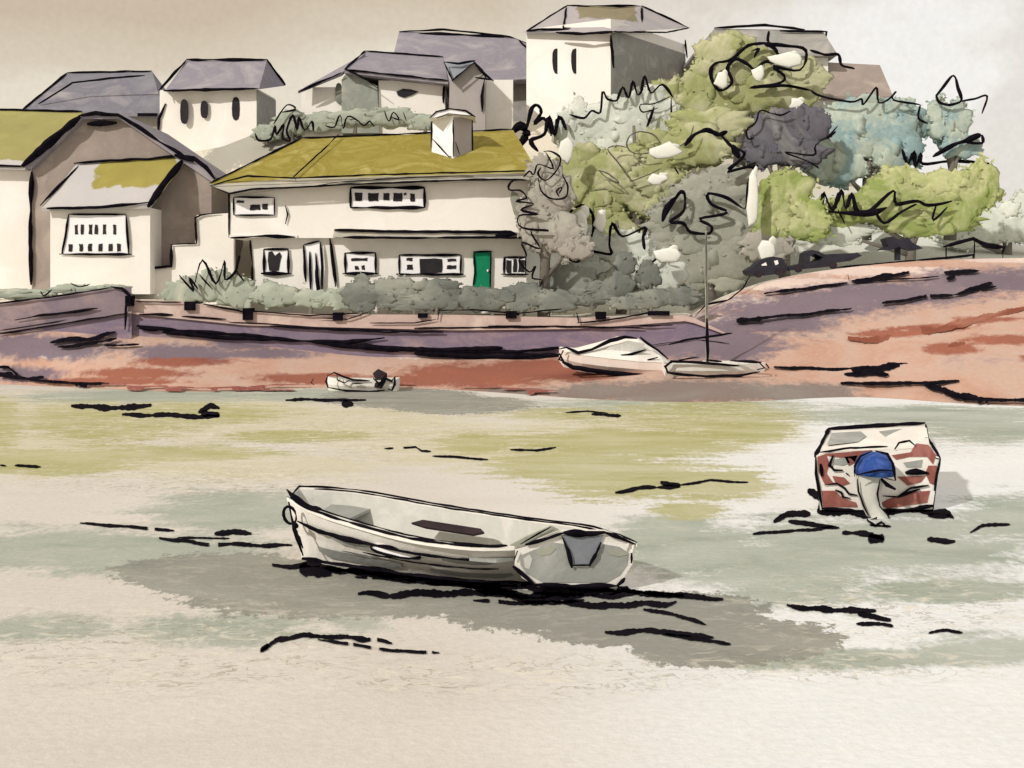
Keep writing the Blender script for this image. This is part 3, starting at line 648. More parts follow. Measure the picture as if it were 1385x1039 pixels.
H = thing('house', 'rambling white hill house with slate roofs, sage gable and small right dormer gable', 'house', P(530, 170, 63))
mb = MB(); box_walls(mb, 408, 464, 118, 190, 62.4, 5, 'white_wall'); box_walls(mb, 512, 602, 109, 190, 62, 6, 'white_wall'); mb.inkp([(600,112),(600,140)], 61.9, 4); part(mb, 'wall', H)
mb = MB(); prismp(mb, [(462,180),(462,108),(470,97),(510,116),(513,180)], 61.8, 4, 'sage_wall'); part(mb, 'gable_wall', H)
mb = MB(); hip(mb, (466,95), (606,110), (494,70), (600,78), 61.2, 65, 'slate_roof', .15, None, 3, 'erl')
mb.inkp([(466,93),(490,104),(510,119)], 61.1, 3.5); part(mb, 'roof', H)
mb = MB(); q = [P(403,123,61.6), P(462,99,61.6), P(494,72,64), P(468,88,64)]; mb.prism(q, (0,.1,-.14), 'slate_roof'); mb.ink([P(404,124,61.5), P(462,98,61.5)], 3.4); part(mb, 'wing_roof', H)
slit(H, 458, 126, 4.5, 14, 62.3, 'hedge_dark'); g_ = MB(); prismp(g_, [(536,124),(545,120),(556,121),(566,124),(556,129),(546,132),(538,129)], 61.92, .1, 'glass_dark'); part(g_, 'window', H)
mb = MB(); prismp(mb, [(607,190),(608,111),(642,84),(657,102),(656,190)], 60.6, 5, 'brown_wall' if 0 else 'chimney_shade_dormer_grey'); mb.inkp([(655,108),(652,130),(652,152)], 60.5, 3.5); mb.inkp([(642,84),(652,95),(658,107)], 60.5, 3.5); part(mb, 'dormer_wall', H)
mb = MB(); q = [P(600,83,60.4), P(643,83,60.2), P(611,109,60.1)]; mb.prism(q, (0,2.2,.2), 'blue_slate'); mb.inkp([(600,84),(612,109),(642,84)], 60, 3); mb.inkp([(600,84),(620,86),(643,82)], 60, 3.5); mb.inkp([(640,83),(655,100),(668,110)], 60, 4); mb.inkp([(643,105),(666,108)], 60, 4); part(mb, 'dormer_roof', H)
mb = MB(); box_walls(mb, 657, 694, 108, 200, 62.2, 4, 'white_wall'); part(mb, 'side_wing_wall', H)

H = thing('house', 'large house behind with broad lilac roof sloping to a grey wall, below the top house', 'house', P(650, 170, 69))
mb = MB(); box_walls(mb, 600, 752, 106, 200, 69, 5, 'grey_wall'); part(mb, 'wall', H)
mb = MB(); q = [P(520,124,67.8), P(684,110,67.8), P(748,107,67.8), P(735,78,70.5), P(714,60,72.5), P(692,50,73.5), P(540,42,73.5)]
mb.prism(q, (0,.5,-.12), 'slate_roof'); mb.add([P(692,50,73.5), P(540,42,73.5), Vector((P(520,124,67.8).x, 79, P(520,124,67.8).z)), Vector((P(748,107,67.8).x, 79, P(748,107,67.8).z))], [[0,1,2,3]], 'slate_roof')
for pl, wd in (([(540,43),(600,40),(660,46),(690,50),(715,60),(735,80),(747,104)], 3), ([(552,49),(600,50),(650,54),(690,53)], 3), ([(560,46),(620,47),(682,50)], 5), ([(700,54),(722,72),(733,92)], 3), ([(684,109),(732,107)], 1.5)): mb.inkp([(x, y, 67.6 if y > 90 else 70.2 if y > 62 else 73.3) for x, y in pl], 0, wd)
part(mb, 'roof', H)

H = thing('house', 'tall white house atop the hill with two narrow dark windows and hipped roof', 'house', P(790, 150, 66))
mb = MB(); walls(mb, [(712,66),(826,63.4),(926,70),(815,73)], 40, 200, 'white_wall'); mb.inkp([(826,48,63.2),(830,92,63.2)], 0, 4.5); mb.inkp([(927,54,69.9),(929,78,69.9)], 0, 5)
a = P(828,46,63.32); c = P(922,42,69.8); z1 = 0
part(mb, 'wall', H); mb = MB(); walls(mb, [(826.6,63.35),(927.2,69.95),(925,70.4),(824,63.8)], 40, 196, 'shaded_wall'); mb.inkp([(826,48,63.2),(830,92,63.2)], 0, 4.5)  # grey skin on the right side paints in that wall's shade
part(mb, 'side_wall_shade', H)
mb = MB(); A = P(706,44,65.6); B_ = P(828,44,62.6); C_ = P(934,38,70.4); D_ = P(812,37,74); r1 = P(768,7,68); r2 = P(868,8,69.2)
mb.add([A, B_, C_, D_, r1, r2], [[0,1,4],[1,5,4],[1,2,5],[2,3,5],[3,0,4],[3,4,5],[3,2,1,0]], 'top_roof')
for pl, wd in (([(712,42,65.5),(745,22,67),(768,7,67.9)], 3), ([(712,42,65.5),(728,40,65),(770,40,64.4)], 4), ([(768,8,67.8),(830,8,68),(868,8,69)], 3), ([(868,8,69),(932,38,70.2)], 3), ([(752,44,64.2),(790,46,63.2),(828,43,62.5)], 5), ([(828,43,62.5),(900,44,67),(932,38,70.2)], 2.5), ([(766,10,67.6),(762,38,64.6),(772,38,64.4)], 3), ([(868,10,68.9),(868,32,66.5)], 4)): mb.inkp(pl, 0, wd)
part(mb, 'roof', H)
for cx in (753.5, 779): 
    yy = 66-(cx-712)/(826-712)*2.6; slit(H, cx, 83, 6.5, 17.5, yy+.02, tilt=.05)

# ------------------------------------------------------------------ trees and hedges
def lump(mb, c, r, mat, sd, sub=3, amp=.34):
    import bmesh
    bm = bmesh.new(); bmesh.ops.create_icosphere(bm, subdivisions=sub, radius=1)
    for v in bm.verts:
        d = v.co.normalized(); k = 1+amp*(noise.noise(d*1.6+Vector((sd, 0, 0)))+.7*noise.noise(d*3.7+Vector((0, sd, 0)))+.5*noise.noise(d*8+Vector((0, 0, sd)))+.35*noise.noise(d*15+Vector((sd, 0, sd))))
        q2 = math.hypot(d.x, d.z); e_ = q2**.35 if q2 > 1e-6 else 0; ux, uz = (d.x/q2, d.z/q2) if q2 > 1e-6 else (0, 0)
        v.co = Vector((ux*e_*r[0]*k, math.copysign(abs(d.y)**.8, d.y)*r[1]*(.8+.2*k), uz*e_*r[2]*k))+c
    bm.verts.ensure_lookup_table(); o = [v.co.copy() for v in bm.verts]; nn = [(p-c).normalized() for p in o]
    mb.add(o, [[v.index for v in f.verts] for f in bm.faces], mat); bm.free(); return o, nn
def spray(mb, c, rx, rz, yaw, tilt, th, mat, rough=.3, n=44):
    """one spray of foliage: an uneven, slightly domed mass of leaves with a ragged rim"""
    sd = R.uniform(0, 99); X = Vector((math.cos(yaw), math.sin(yaw), 0)); Yv = Vector((-math.sin(yaw)*math.cos(tilt), math.cos(yaw)*math.cos(tilt), math.sin(tilt))); Zv = X.cross(Yv)
    rings = []; prof = ((.0, -th*.55), (.55, -th*.42), (.86, -th*.22), (1.0, th*.2), (.8, th*.6))
    rad = []
    for k in range(n):
        a = 2*math.pi*k/n; q = Vector((math.cos(a), math.sin(a), 0))
        r = 1+rough*(noise.noise(q*1.3+Vector((sd, 0, 0)))+.7*noise.noise(q*3.1+Vector((0, sd, 0)))+.45*noise.noise(q*7+Vector((0, 0, sd)))+.4*noise.noise(q*15+Vector((sd, sd, 0))))
        rad.append(r)
    vs = [c+Yv*prof[0][1]]
    for f_, dy in prof[1:]:
        for k in range(n):
            a = 2*math.pi*k/n; r = 1+(rad[k]-1)*f_**2
            vs.append(c+X*math.cos(a)*rx*r*f_+Zv*math.sin(a)*rz*r*f_+Yv*(dy+.12*th*noise.noise((math.cos(a)*f_*3, math.sin(a)*f_*3, sd))))
    fs = [[0, 1+(k+1) % n, 1+k] for k in range(n)]
    for j in range(len(prof)-2):
        for k in range(n): fs.append([1+j*n+k, 1+j*n+(k+1) % n, 1+(j+1)*n+(k+1) % n, 1+(j+1)*n+k])
    fs.append([1+(len(prof)-2)*n+k for k in range(n)])
    mb.add(vs, fs, mat)
    return [vs[1+2*n+k] for k in range(n)], Yv
def crown(mb, ells, Y, mats, leaves=500, size=.2, depth=.42):
    """ells: (px,py,rx,ry[,mat index[,dY]]) clumps"""
    for e in ells:
        cx, cy, rx, ry = e[:4]; mt = mats[e[4] if len(e) > 4 else 0]; y = Y+(e[5] if len(e) > 5 else 0)
        s = y/F; m_ = (rx+ry)/2*s; D = m_*depth; rim = []
        C0 = P(cx, cy, y)
        if mt == 'foliage_light':
            spray(mb, C0, rx*s, ry*s, 0, 0, .12, mt, .5, 9); spray(mb, C0+Vector((rx*s*.55, .08, ry*s*.7)), rx*s*.5, ry*s*.45, .3, .2, .1, mt, .6, 8); continue
        small = rx < 24 and ry < 24
        rim += spray(mb, C0, rx*s*.84, ry*s*.84, 0, 0, m_*.18, mt, .36)[0]
        k = 1 if small else max(4, int((rx+ry)/13))
        for i in range(k):
            a = 6.28*i/k+R.uniform(-.5, .5); q = R.uniform(.35, .74); f_ = R.uniform(.26, .42)
            rim += spray(mb, C0+Vector((math.cos(a)*q*rx*s, R.uniform(-.07, .07)*m_, math.sin(a)*q*ry*s)), rx*s*f_, ry*s*f_, R.uniform(-.25, .25), R.uniform(-.12, .2), m_*.08, mt, .45, 30)[0]
        if not small:
            for sg in (-1, 1): spray(mb, C0+Vector((sg*rx*s*.25, D*.9, 0)), m_*.6, ry*s*.7, sg*1.1, 0, m_*.3, mt, .3)
            spray(mb, C0+Vector((0, D*1.5, 0)), rx*s*.7, ry*s*.75, 0, 0, m_*.4, mt, .3)
        for i in range(int(leaves*.55*(rx*ry)/4000)):
            p = R.choice(rim)+Vector((R.gauss(0, .08), R.gauss(0, .08), R.gauss(0, .08))); sz = size*R.uniform(.4, 1.4)
            u = Vector((R.gauss(0, 1), R.gauss(0, .3), R.gauss(0, 1))).normalized(); v = u.cross(Vector((R.gauss(0, .3), 1, R.gauss(0, .3)))).normalized()
            mb.add([p-u*sz*.5, p+v*sz*.3-u*.1*sz, p+u*sz*.6, p-v*sz*.28], [[0, 1, 2, 3]], mt)
def tree(name, label, cat, ells, Y, mats, strokes=(), trunk=None, group=None, leaves=500):
    cx = sum(e[0] for e in ells)/len(ells); by = trunk[1] if trunk else max(e[1]+e[3] for e in ells)
    tx = trunk[0] if trunk else cx
    t = thing(name, label, cat, P(tx, by, Y), group)
    mb = MB(); crown(mb, ells, Y, mats, leaves); part(mb, 'crown', t, smooth=True)
    mb = MB(); top = min(e[1] for e in ells); s = Y/F
    mb.tube([P(tx, by+25, Y+.3), P(tx+3, (by+top)/2+10, Y+.3), P(cx, top, Y+.2)], [9*s, 6*s, 2*s], 'bark', 8)
    for e in ells:
        if len(e) > 4 and mats[e[4]] == 'foliage_light': continue
        mb.tube([P(tx+2, (by+e[1])/2+8, Y+.3), P(e[0], e[1], Y+(e[5] if len(e) > 5 else 0))], [4*s, 1.2*s], 'bark', 6)
    part(mb, 'trunk', t, smooth=True)
    for st in strokes:
        pl, wd = st[0], st[1]; dy = st[2] if len(st) > 2 else 0
        mb = MB(); mb.inkp(pl, Y-max(e[2] for e in ells)*s*.17-.2+dy, wd*.92, smooth=True, mat='thin_ink' if wd < 2.4 else 'ink'); part(mb, 'branch', t)
    return t
TG = 'trees on the wooded slope'

tree('tree', 'olive tree highest on the slope with looping black branches, right of the top house', 'tree',
  [(990,80,62,46,0),(960,130,50,52,0),(1040,120,60,40,0),(1090,105,40,30,0),(905,150,30,60,0,1),(1062,80,24,9,2,-2),(976,108,9,12,2,-2),(1026,100,8,11,2,-2),(1078,142,12,9,2,-2)], 62, ['foliage_olive', 'foliage_grey', 'foliage_light'],
  [([(1040,42),(1040,58),(1062,62),(1090,68),(1082,95),(1046,90),(1060,102),(1056,112),(1014,119),(1060,116),(1096,122)],5),
   ([(1040,58),(1012,62),(990,80),(968,86),(961,100),(972,122),(990,112),(984,92),(996,80),(1012,88),(1022,94),(1034,84),(1052,82),(1048,66),(1034,60)],6), ([(1096,68),(1115,74),(1134,74),(1138,88),(1156,93)],5), ([(1020,78),(1026,66),(1016,70)],5)],
  (1000, 200), TG)
H = thing('house', 'grey roofed house on the skyline, half hidden behind the olive tree', 'house', P(1080, 130, 66))
mb = MB(); box_walls(mb, 950, 1120, 66, 170, 66, 5, 'cool_white'); part(mb, 'wall', H)
mb = MB(); hip(mb, (938,72), (1132,72), (966,39), (1112,41), 65.4, 68, 'grey_wall', .15, None, 3, '')
mb.inkp([(966,38),(1035,34),(1088,40)], 67.8, 4); mb.inkp([(1055,42),(1118,43),(1116,54),(1124,66)], 67.5, 4); part(mb, 'roof', H)
mb = MB(); box_walls(mb, 1100, 1198, 124, 190, 65, 4, 'cool_white'); part(mb, 'wing_wall', H)
mb = MB(); hip(mb, (1092,130), (1208,130), (1112,84), (1190,88), 64.4, 67, 'brown_wall', .15, None, 3, ''); part(mb, 'wing_roof', H)
tree('tree', 'teal tree with a blue green crown at the upper right of the slope', 'tree',
  [(1160,175,70,48),(1210,190,52,52),(1130,220,50,40),(1225,165,38,36,0,.4),(1190,150,50,22)], 58, ['foliage_teal'],
  [([(1096,122),(1110,130),(1150,138),(1165,134),(1168,142),(1185,118),(1188,138),(1200,136),(1212,124),(1208,135),(1245,142)],3.6), ([(1245,142),(1242,160),(1255,167)],4),
   ([(1220,202),(1228,222),(1236,206),(1238,225),(1246,208),(1248,222),(1285,218),(1338,221)],6)], (1170, 300), TG)
tree('tree', 'small teal tree at the far right with a pointed black branch loop', 'tree',
  [(1285,165,32,34),(1298,195,30,26),(1270,150,16,24)], 57, ['foliage_teal'],
  [([(1266,130),(1278,115),(1290,102),(1296,120),(1300,136),(1284,142),(1270,138),(1266,128)],5), ([(1300,137),(1318,134),(1335,130),(1328,154)],4), ([(1262,212),(1290,196),(1308,190),(1326,182)],9), ([(1304,192),(1328,194),(1328,182)],5)], (1285, 300), TG)
tree('tree', 'dark slate coloured tree in the middle of the slope with starry outline', 'tree',
  [(1050,185,50,40),(1090,170,36,32),(1030,205,36,26),(1085,205,40,24)], 56, ['foliage_slate'],
  [([(1070,150),(1056,156),(1040,152),(1028,150),(1022,166),(1010,176),(1012,188),(1020,186)],3), ([(1133,170),(1118,188),(1130,178),(1104,196),(1100,210),(1062,206),(1092,218),(1108,228)],3)], (1055, 300), TG)
tree('tree', 'pale grey green tree below the top house with a thin wavering outline', 'tree',
  [(830,170,62,44),(880,150,46,40),(775,175,34,40),(850,200,60,30),(905,190,30,50)], 58, ['foliage_pale'],
  [([(692,180),(704,170),(712,182),(700,196),(690,186)],13), ([(712,176),(718,150),(726,142),(732,152),(722,168),(736,160),(746,184)],6), ([(728,205),(718,190),(736,182),(742,158),(750,184),(756,158),(766,176)],7), ([(770,155),(790,160),(800,150),(812,152),(815,124),(822,134),(834,136),(842,118),(850,132),(856,110),(862,128),(868,122),(872,102),(880,126),(896,114),(910,132)],4),
   ([(908,130),(885,140),(866,142),(870,152),(890,146)],2.4), ([(885,145),(875,172)],5), ([(908,132),(912,176),(938,172),(925,200),(898,206),(888,184)],3)], (840, 330), TG)
tree('tree', 'large yellow olive tree behind the roof end with thin looping branches', 'tree',
  [(850,235,90,44),(790,235,50,48),(930,200,70,36),(960,170,70,30,0,.8),(890,265,60,40),(800,275,46,34),(830,305,40,24),(765,205,12,14,1,-1.6),(900,205,22,10,1,-2)], 56, ['foliage_olive', 'foliage_light'],
  [([(810,230),(820,240),(838,248),(824,236),(808,230)],2.2), ([(853,245),(836,220),(822,202),(835,197),(848,200)],2.2), ([(884,206),(860,208),(848,198),(852,184),(868,178),(886,184),(904,204),(930,190),(938,170)],2.2), ([(852,246),(878,236),(894,228)],2.2), ([(912,226),(918,236)],3)], (860, 380), TG)
tree('tree', 'brown grey tree rising behind the mast with thick jagged black branches', 'tree',
  [(960,270,62,40),(925,305,60,42),(1000,310,54,44),(960,350,80,44),(900,345,40,30),(985,240,36,20),(1017,268,8,40,2,-1.6),(1038,342,13,18,2,-1.6),(890,242,14,8,2,-1.6)], 54, ['foliage_grey', 'foliage_brown', 'foliage_light'],
  [([(926,197),(940,182),(956,176),(972,182),(984,178)],8), ([(974,182),(990,198),(1006,206),(1002,216),(984,232),(1018,226),(1012,250),(1008,282),(984,268),(958,262),(962,276),(984,288),(946,296),(962,306),(958,316),(934,314),(924,302),(906,300),(924,286),(926,264),(918,262),(896,300)],5.5), ([(896,300),(902,280),(917,264)],8), ([(990,196),(1000,214)],11)], (960, 420), TG)
tree('tree', 'bright green tree right of the mast beneath the dark slate tree', 'tree',
  [(1065,262,44,38),(1045,300,34,40),(1090,300,40,30),(1040,330,40,26,1)], 53.5, ['foliage_grass', 'foliage_brown'], [], (1060, 375), TG)
tree('tree', 'wide yellow green tree above the bank with a thick spiky black branch', 'tree',
  [(1150,285,56,26),(1210,270,62,40),(1290,262,58,44),(1330,250,26,40),(1250,300,80,22),(1130,315,60,18,1),(1220,245,46,20,0)], 54.5, ['foliage_grass', 'foliage_pale'],
  [([(1092,276),(1110,284),(1140,288),(1180,288),(1200,280)],9), ([(1112,280),(1114,260),(1126,284),(1138,258),(1144,282),(1152,262),(1160,286),(1178,284),(1208,258),(1212,276),(1240,272),(1256,278),(1288,272)],6), ([(1184,286),(1196,302),(1220,286),(1240,276)],5), ([(1266,278),(1262,298),(1282,280)],4), ([(1134,284),(1142,302)],4)], (1230, 360), TG)
tree('tree', 'slim brown grey tree with curly black twigs at right end of long white house', 'tree',
  [(742,262,36,44),(722,300,26,40),(750,310,40,34),(735,232,26,24),(775,330,30,24)], 46.9, ['foliage_brown'],
  [([(735,205),(745,205),(758,214),(752,232),(738,244),(728,236),(732,226)],3), ([(738,206),(748,228),(728,222),(722,236),(716,232),(708,240)],3), ([(760,236),(768,252),(764,268),(744,268),(732,258),(728,240)],3), ([(756,262),(760,254),(753,258),(756,266)],3),
   ([(712,244),(694,244),(688,256),(704,258),(712,268),(698,272),(722,276),(704,284),(728,290),(702,292),(706,308),(742,312),(718,312),(730,336),(706,328),(712,346),(702,352),(716,368),(724,360),(720,376),(734,380),(724,396)],3.4)], (735, 412), None)
tree('bush', 'pale grey green bush fading out at the far right edge above the bank', 'bush',
  [(1350,306,44,30),(1400,290,50,44),(1300,322,40,18)], 59, ['foliage_pale'], [], (1360, 350), None)
tree('bush', 'pale sage bush with a black looped outline between the slim tree and the mast', 'bush',
  [(800,330,38,30),(850,340,44,34),(890,370,50,34),(800,375,46,32),(784,308,13,26,1,-1.2),(812,298,8,14,1,-1.2),(902,345,16,12,1,-1.2)], 50, ['foliage_pale', 'foliage_light'],
  [([(800,330),(784,312),(770,298),(774,284),(790,278),(802,292),(802,312),(796,326),(776,340),(770,350),(782,354),(796,340),(826,344),(824,330),(828,302),(842,320),(872,308),(870,322),(872,338)],5), ([(802,312),(816,296),(806,306)],5), ([(872,358),(886,352),(898,338),(896,348),(910,352)],4)], (840, 420), None)
def hedge(label, ells, Y, mats, strokes=(), name='hedge', cat='hedge', leaves=300):
    cx = sum(e[0] for e in ells)/len(ells); by = max(e[1]+e[3] for e in ells)
    t = thing(name, label, cat, P(cx, by, Y)); mb = MB(); crown(mb, ells, Y, mats, leaves, .16, .5); part(mb, 'foliage', t, smooth=True)
    s = Y/F
    for e in ells[::2]: mb = MB(); mb.tube([P(e[0], by+4, Y), P(e[0]+2, e[1], Y)], [3*s, 1*s], 'bark', 6); part(mb, 'stem', t)
    for pl, wd in strokes:
        mb = MB(); mb.inkp(pl, Y-max(e[2] for e in ells)*s*.16-.2, wd, smooth=True); part(mb, 'twig', t)
hedge('long dark grey green hedge running under the ground floor windows of the long white house', [(488,398,32,26),(535,396,40,27),(590,400,44,24),(650,404,46,20),(705,402,40,22),(750,408,40,18),(560,410,60,14)], 46.4, ['hedge_dark'])
hedge('rounded dark grey green shrub right of the green door, beyond the slim tree', [(775,380,38,28),(830,385,34,26),(800,400,50,16),(845,358,18,20),(878,372,20,24)], 48, ['hedge_dark', 'foliage_grey'], name='shrub', cat='shrub')
hedge('low dark shrub at the right end of the quay wall, left of the mast', [(880,404,40,14),(920,402,32,14),(850,410,30,12)], 46.6, ['hedge_dark'], name='shrub', cat='shrub')
hedge('sage green hedge with spiky twigs at the left end of the long white house', [(250,395,34,22),(290,385,30,26),(320,395,34,24),(370,400,40,20),(420,404,38,16),(460,404,30,16)], 47, ['hedge_sage'],
  [([(242,372),(262,394),(256,376),(268,392)],3.5), ([(262,388),(274,352),(292,384),(304,352),(304,378),(318,368),(324,346),(320,366),(330,380)],3.5), ([(270,372),(288,392)],3)])
hedge('thin sage hedge along the top of the left quay wall', [(20,398,60,9),(100,392,44,8),(-60,402,50,9),(150,390,30,7)], 45.6, ['hedge_sage'], [([(55,394),(60,400),(70,392)],2.4), ([(95,383),(108,388),(122,384)],2)])
hedge('grey green bushes with curly twigs between the narrow and rambling hill houses', [(395,165,34,20),(440,165,36,16),(360,180,26,14)], 62, ['hedge_sage'],
  [([(345,180),(350,190),(366,188),(372,170),(374,182),(384,168),(382,186),(392,190),(388,176),(396,156),(402,176),(404,158),(412,176),(422,164),(424,178)],3.4), ([(370,168),(388,142),(400,148),(380,152)],3)], name='bush', cat='bush')
hedge('teal grey bushes in front of the rambling white house on the hill', [(480,160,40,14),(530,158,44,16),(575,165,40,12)], 59, ['hedge_sage'],
  [([(440,170),(452,172),(460,156),(464,174),(470,158),(482,162),(492,170),(500,164),(506,172)],2.6), ([(520,150),(526,164),(532,152),(540,162),(528,158)],2.4), ([(545,152),(550,164)],2)], name='bush', cat='bush')

# ------------------------------------------------------------------ boats
def loft(mb, secs, mat, close=False):
    n = len(secs[0]); vs = [p for s_ in secs for p in s_]
    mb.add(vs, [[i*n+j, (i+1)*n+j, (i+1)*n+j+1, i*n+j+1] for i in range(len(secs)-1) for j in range(n-1)], mat)
def crv(pl, n=4): return [Vector(p) for p in cr([tuple(p) for p in pl], n)]
# foreground rowing boat
def rowing_boat():
    t = thing('rowing_boat', 'large white open rowing boat in the foreground with grey stern and dark motor well', 'rowing boat', G(610, 785))
    Z = lambda px, py, z: P(px, py, F*(CZ-z)/(py-HY))
    near = crv([Z(700,741,.60), Z(640,741,.60), Z(560,731,.63), Z(490,713,.68), Z(430,694,.76), Z(390,674,.86)])
    far = crv([Z(858,737,.60), Z(800,716,.64), Z(720,705,.64), Z(600,687,.70), Z(480,666,.84), Z(388,661,.93)])
    far[-1] = near[-1]+Vector((.02, .06, 0)); n = len(near)
    bn = crv([G(715,789,-.02), G(650,788,-.02), G(570,780,-.02), G(500,770,-.02), G(450,763,-.02), G(412,757,-.02)])
    bf = [None]*n
    for i in range(n):
        k = i/(n-1); bf[i] = bn[i].lerp(Vector((far[i].x, far[i].y, -.02)), .80*(1-k**3)+.02)
    hull = MB(); secs = []
    for i in range(n):
        N_, F_, a, c = near[i], far[i], bn[i], bf[i]; kk = (a+c)/2+Vector((0, 0, -.18)); kk.z = -.2
        mid1 = N_.lerp(a, .55)+(N_-F_).normalized()*.05*(1-i/(n-1)); mid2 = F_.lerp(c, .55)+(F_-N_).normalized()*.05*(1-i/(n-1))
        secs.append([N_, N_.lerp(mid1, .5)+(N_-F_).normalized()*.02, mid1, a, kk, c, mid2, F_])
    loft(hull, secs, 'boat_white')
    # inner skin, closed rim
    inn = []
    for i in range(n):
        N_, F_ = near[i], far[i]; d = (F_-N_); w_ = min(.07, d.length*.3); d.normalize()
        ni = N_+d*w_; fi = F_-d*w_; a = ni.lerp(Vector((bn[i].x, bn[i].y, .12)), .8)+d*.05*(1-i/(n-1)); c = fi.lerp(Vector((bf[i].x, bf[i].y, .12)), .8)
        a.z = c.z = .16; inn.append([ni, a, c, fi])
    loft(hull, inn, 'boat_pale')
    # strakes and ink along the near side
    sn = lambda f_, i: near[i].lerp(bn[i], f_)+(near[i]-far[i]).normalized()*(.07 if f_ < .8 else .04) + Vector((0, -.03, 0))
    hull.ink([sn(.30, i) for i in range(1, n-1)], 4); hull.ink([sn(.32, i) for i in range(n-10, n-2)], 6)
    hull.ink([sn(.55, i) for i in range(2, 13)], 2.5); hull.ink([sn(.62, i) for i in range(n-10, n-6)], 2, 'thin_ink')
    hull.ink([sn(.97, i) for i in range(0, n)], 9); hull.ink([sn(1.02, i) for i in range(2, n)], 6)
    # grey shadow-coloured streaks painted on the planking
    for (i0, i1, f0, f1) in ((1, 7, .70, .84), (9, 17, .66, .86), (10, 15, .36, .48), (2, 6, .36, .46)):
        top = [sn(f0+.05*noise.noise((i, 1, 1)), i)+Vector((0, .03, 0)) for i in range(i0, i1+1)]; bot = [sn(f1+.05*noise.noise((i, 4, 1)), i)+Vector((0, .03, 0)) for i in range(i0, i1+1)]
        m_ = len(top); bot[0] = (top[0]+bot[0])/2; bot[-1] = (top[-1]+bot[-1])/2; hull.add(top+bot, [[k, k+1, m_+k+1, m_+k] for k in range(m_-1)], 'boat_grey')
    part(hull, 'hull', t, smooth=False)
    rim = MB()
    for side, sg in ((near, 1), (far, -1)):
        secs = []
        for i in range(n):
            d = (far[i]-near[i]); w_ = min(.07, d.length*.3); d = d.normalized()*sg; p = side[i]
            secs.append([p-d*.035+Vector((0, 0, -.03)), p-d*.035+Vector((0, 0, .02)), p+d*w_+Vector((0, 0, .02)), p+d*w_+Vector((0, 0, -.03))])
        loft(rim, secs, 'boat_white')
        rim.ink([s_[1]+Vector((0, 0, .01)) for s_ in secs[(1 if sg > 0 else 0):]], 4.2 if sg > 0 else 3)
        rim.ink([s_[2]+Vector((0, 0, .01)) for s_ in secs[3:-2]], 2.4)
    part(rim, 'gunwale', t)
    bow = MB(); bow.inkp([(388,662,15.5),(396,672,15.4),(420,688,15.2),(437,692,15.1)], 0, 9); bow.ink([near[-1], near[-1].lerp(bn[-1], .5)+Vector((-.03, 0, 0)), bn[-1]], 5, jit=.1)
    bow.tube([near[-1]+Vector((0, .02, 0)), bn[-1]+Vector((0, .02, 0))], [.03, .04], 'boat_white'); part(bow, 'stem_post', t)
    ring = MB(); c = P(392, 697, 15.2); ring.ink([c+Vector((math.cos(a)*.085-.02*math.sin(a), 0, math.sin(a)*.12)) for a in [k*math.pi/7 for k in range(15)]], 4.5, jit=.2, step=99); ring.ink([P(397,708,15.2), P(401,712,15.1)], 14, jit=0); ring.ink([P(398,712,15.15), P(410,742,15.1)], 5, jit=.3)
    part(ring, 'mooring_ring', t)
    # transom
    tr = MB(); pl = [(697,745),(712,738),(745,724),(762,718),(818,718),(840,726),(857,738),(856,762),(846,778),(832,795),(728,794),(706,782),(696,766)]
    def T(px, py, dy=0):
        z = .60+(740-py)/105*.97; f_ = (px-700)/158.; Y = 13.62+.30*f_+dy; return P(px, py, Y)
    tr.prism([T(x, y) for x, y in pl], (0, .07, 0), 'boat_white')
    inner = [(703,752),(722,744),(748,734),(762,736),(775,768),(797,768),(815,736),(838,740),(850,748),(848,764),(838,778),(820,788),(734,788),(712,776),(704,764)]
    tr.prism([T(x, y, -.012) for x, y in inner], (0, .02, 0), 'boat_grey')
    tr.prism([T(x, y, -.020) for x, y in ((724,746),(745,738),(752,742),(744,750),(730,752))], (0, .02, 0), 'well_grey' if 0 else 'foliage_grey'); tr.prism([T(x, y, -.020) for x, y in ((820,744),(840,744),(850,750),(836,753),(824,750))], (0, .02, 0), 'foliage_grey')
    tr.prism([T(x, y, -.0) for x, y in ((690,738),(712,726),(745,712),(756,717),(728,728),(706,740))], (0, .05, 0), 'foliage_grey'); tr.prism([T(x, y, -.016) for x, y in ((708,756),(716,750),(720,756),(716,770),(710,768))], (0, .02, 0), 'boat_pale')
    for pl, wd in (([(711,737),(735,730),(762,721)], 6), ([(762,721),(800,722),(818,720)], 9), ([(818,720),(838,727),(858,736)], 6), ([(700,745),(695,758)], 4), ([(694,766),(706,776),(722,790)], 9), ([(722,791),(780,793),(834,792)], 7), ([(834,793),(842,786),(845,782)], 8), ([(854,748),(854,762)], 5), ([(704,736),(728,722),(745,713)], 3)):
        tr.ink([T(x, y, -.04) for x, y in pl], wd)
    to = part(tr, 'transom', t, label='grey transom board with white edge')
    wl = MB(); wl.prism([T(x, y, -.03) for x, y in ((760,725),(816,725),(799,766),(775,766))], (0, .03, 0), 'well_grey')
    for pl, wd in (([(760,725),(768,745),(774,768)], 5), ([(813,733),(805,752),(797,766)], 6), ([(774,765),(798,764)], 3.5)): wl.ink([T(x, y, -.05) for x, y in pl], wd)
    part(wl, 'motor_well', to)
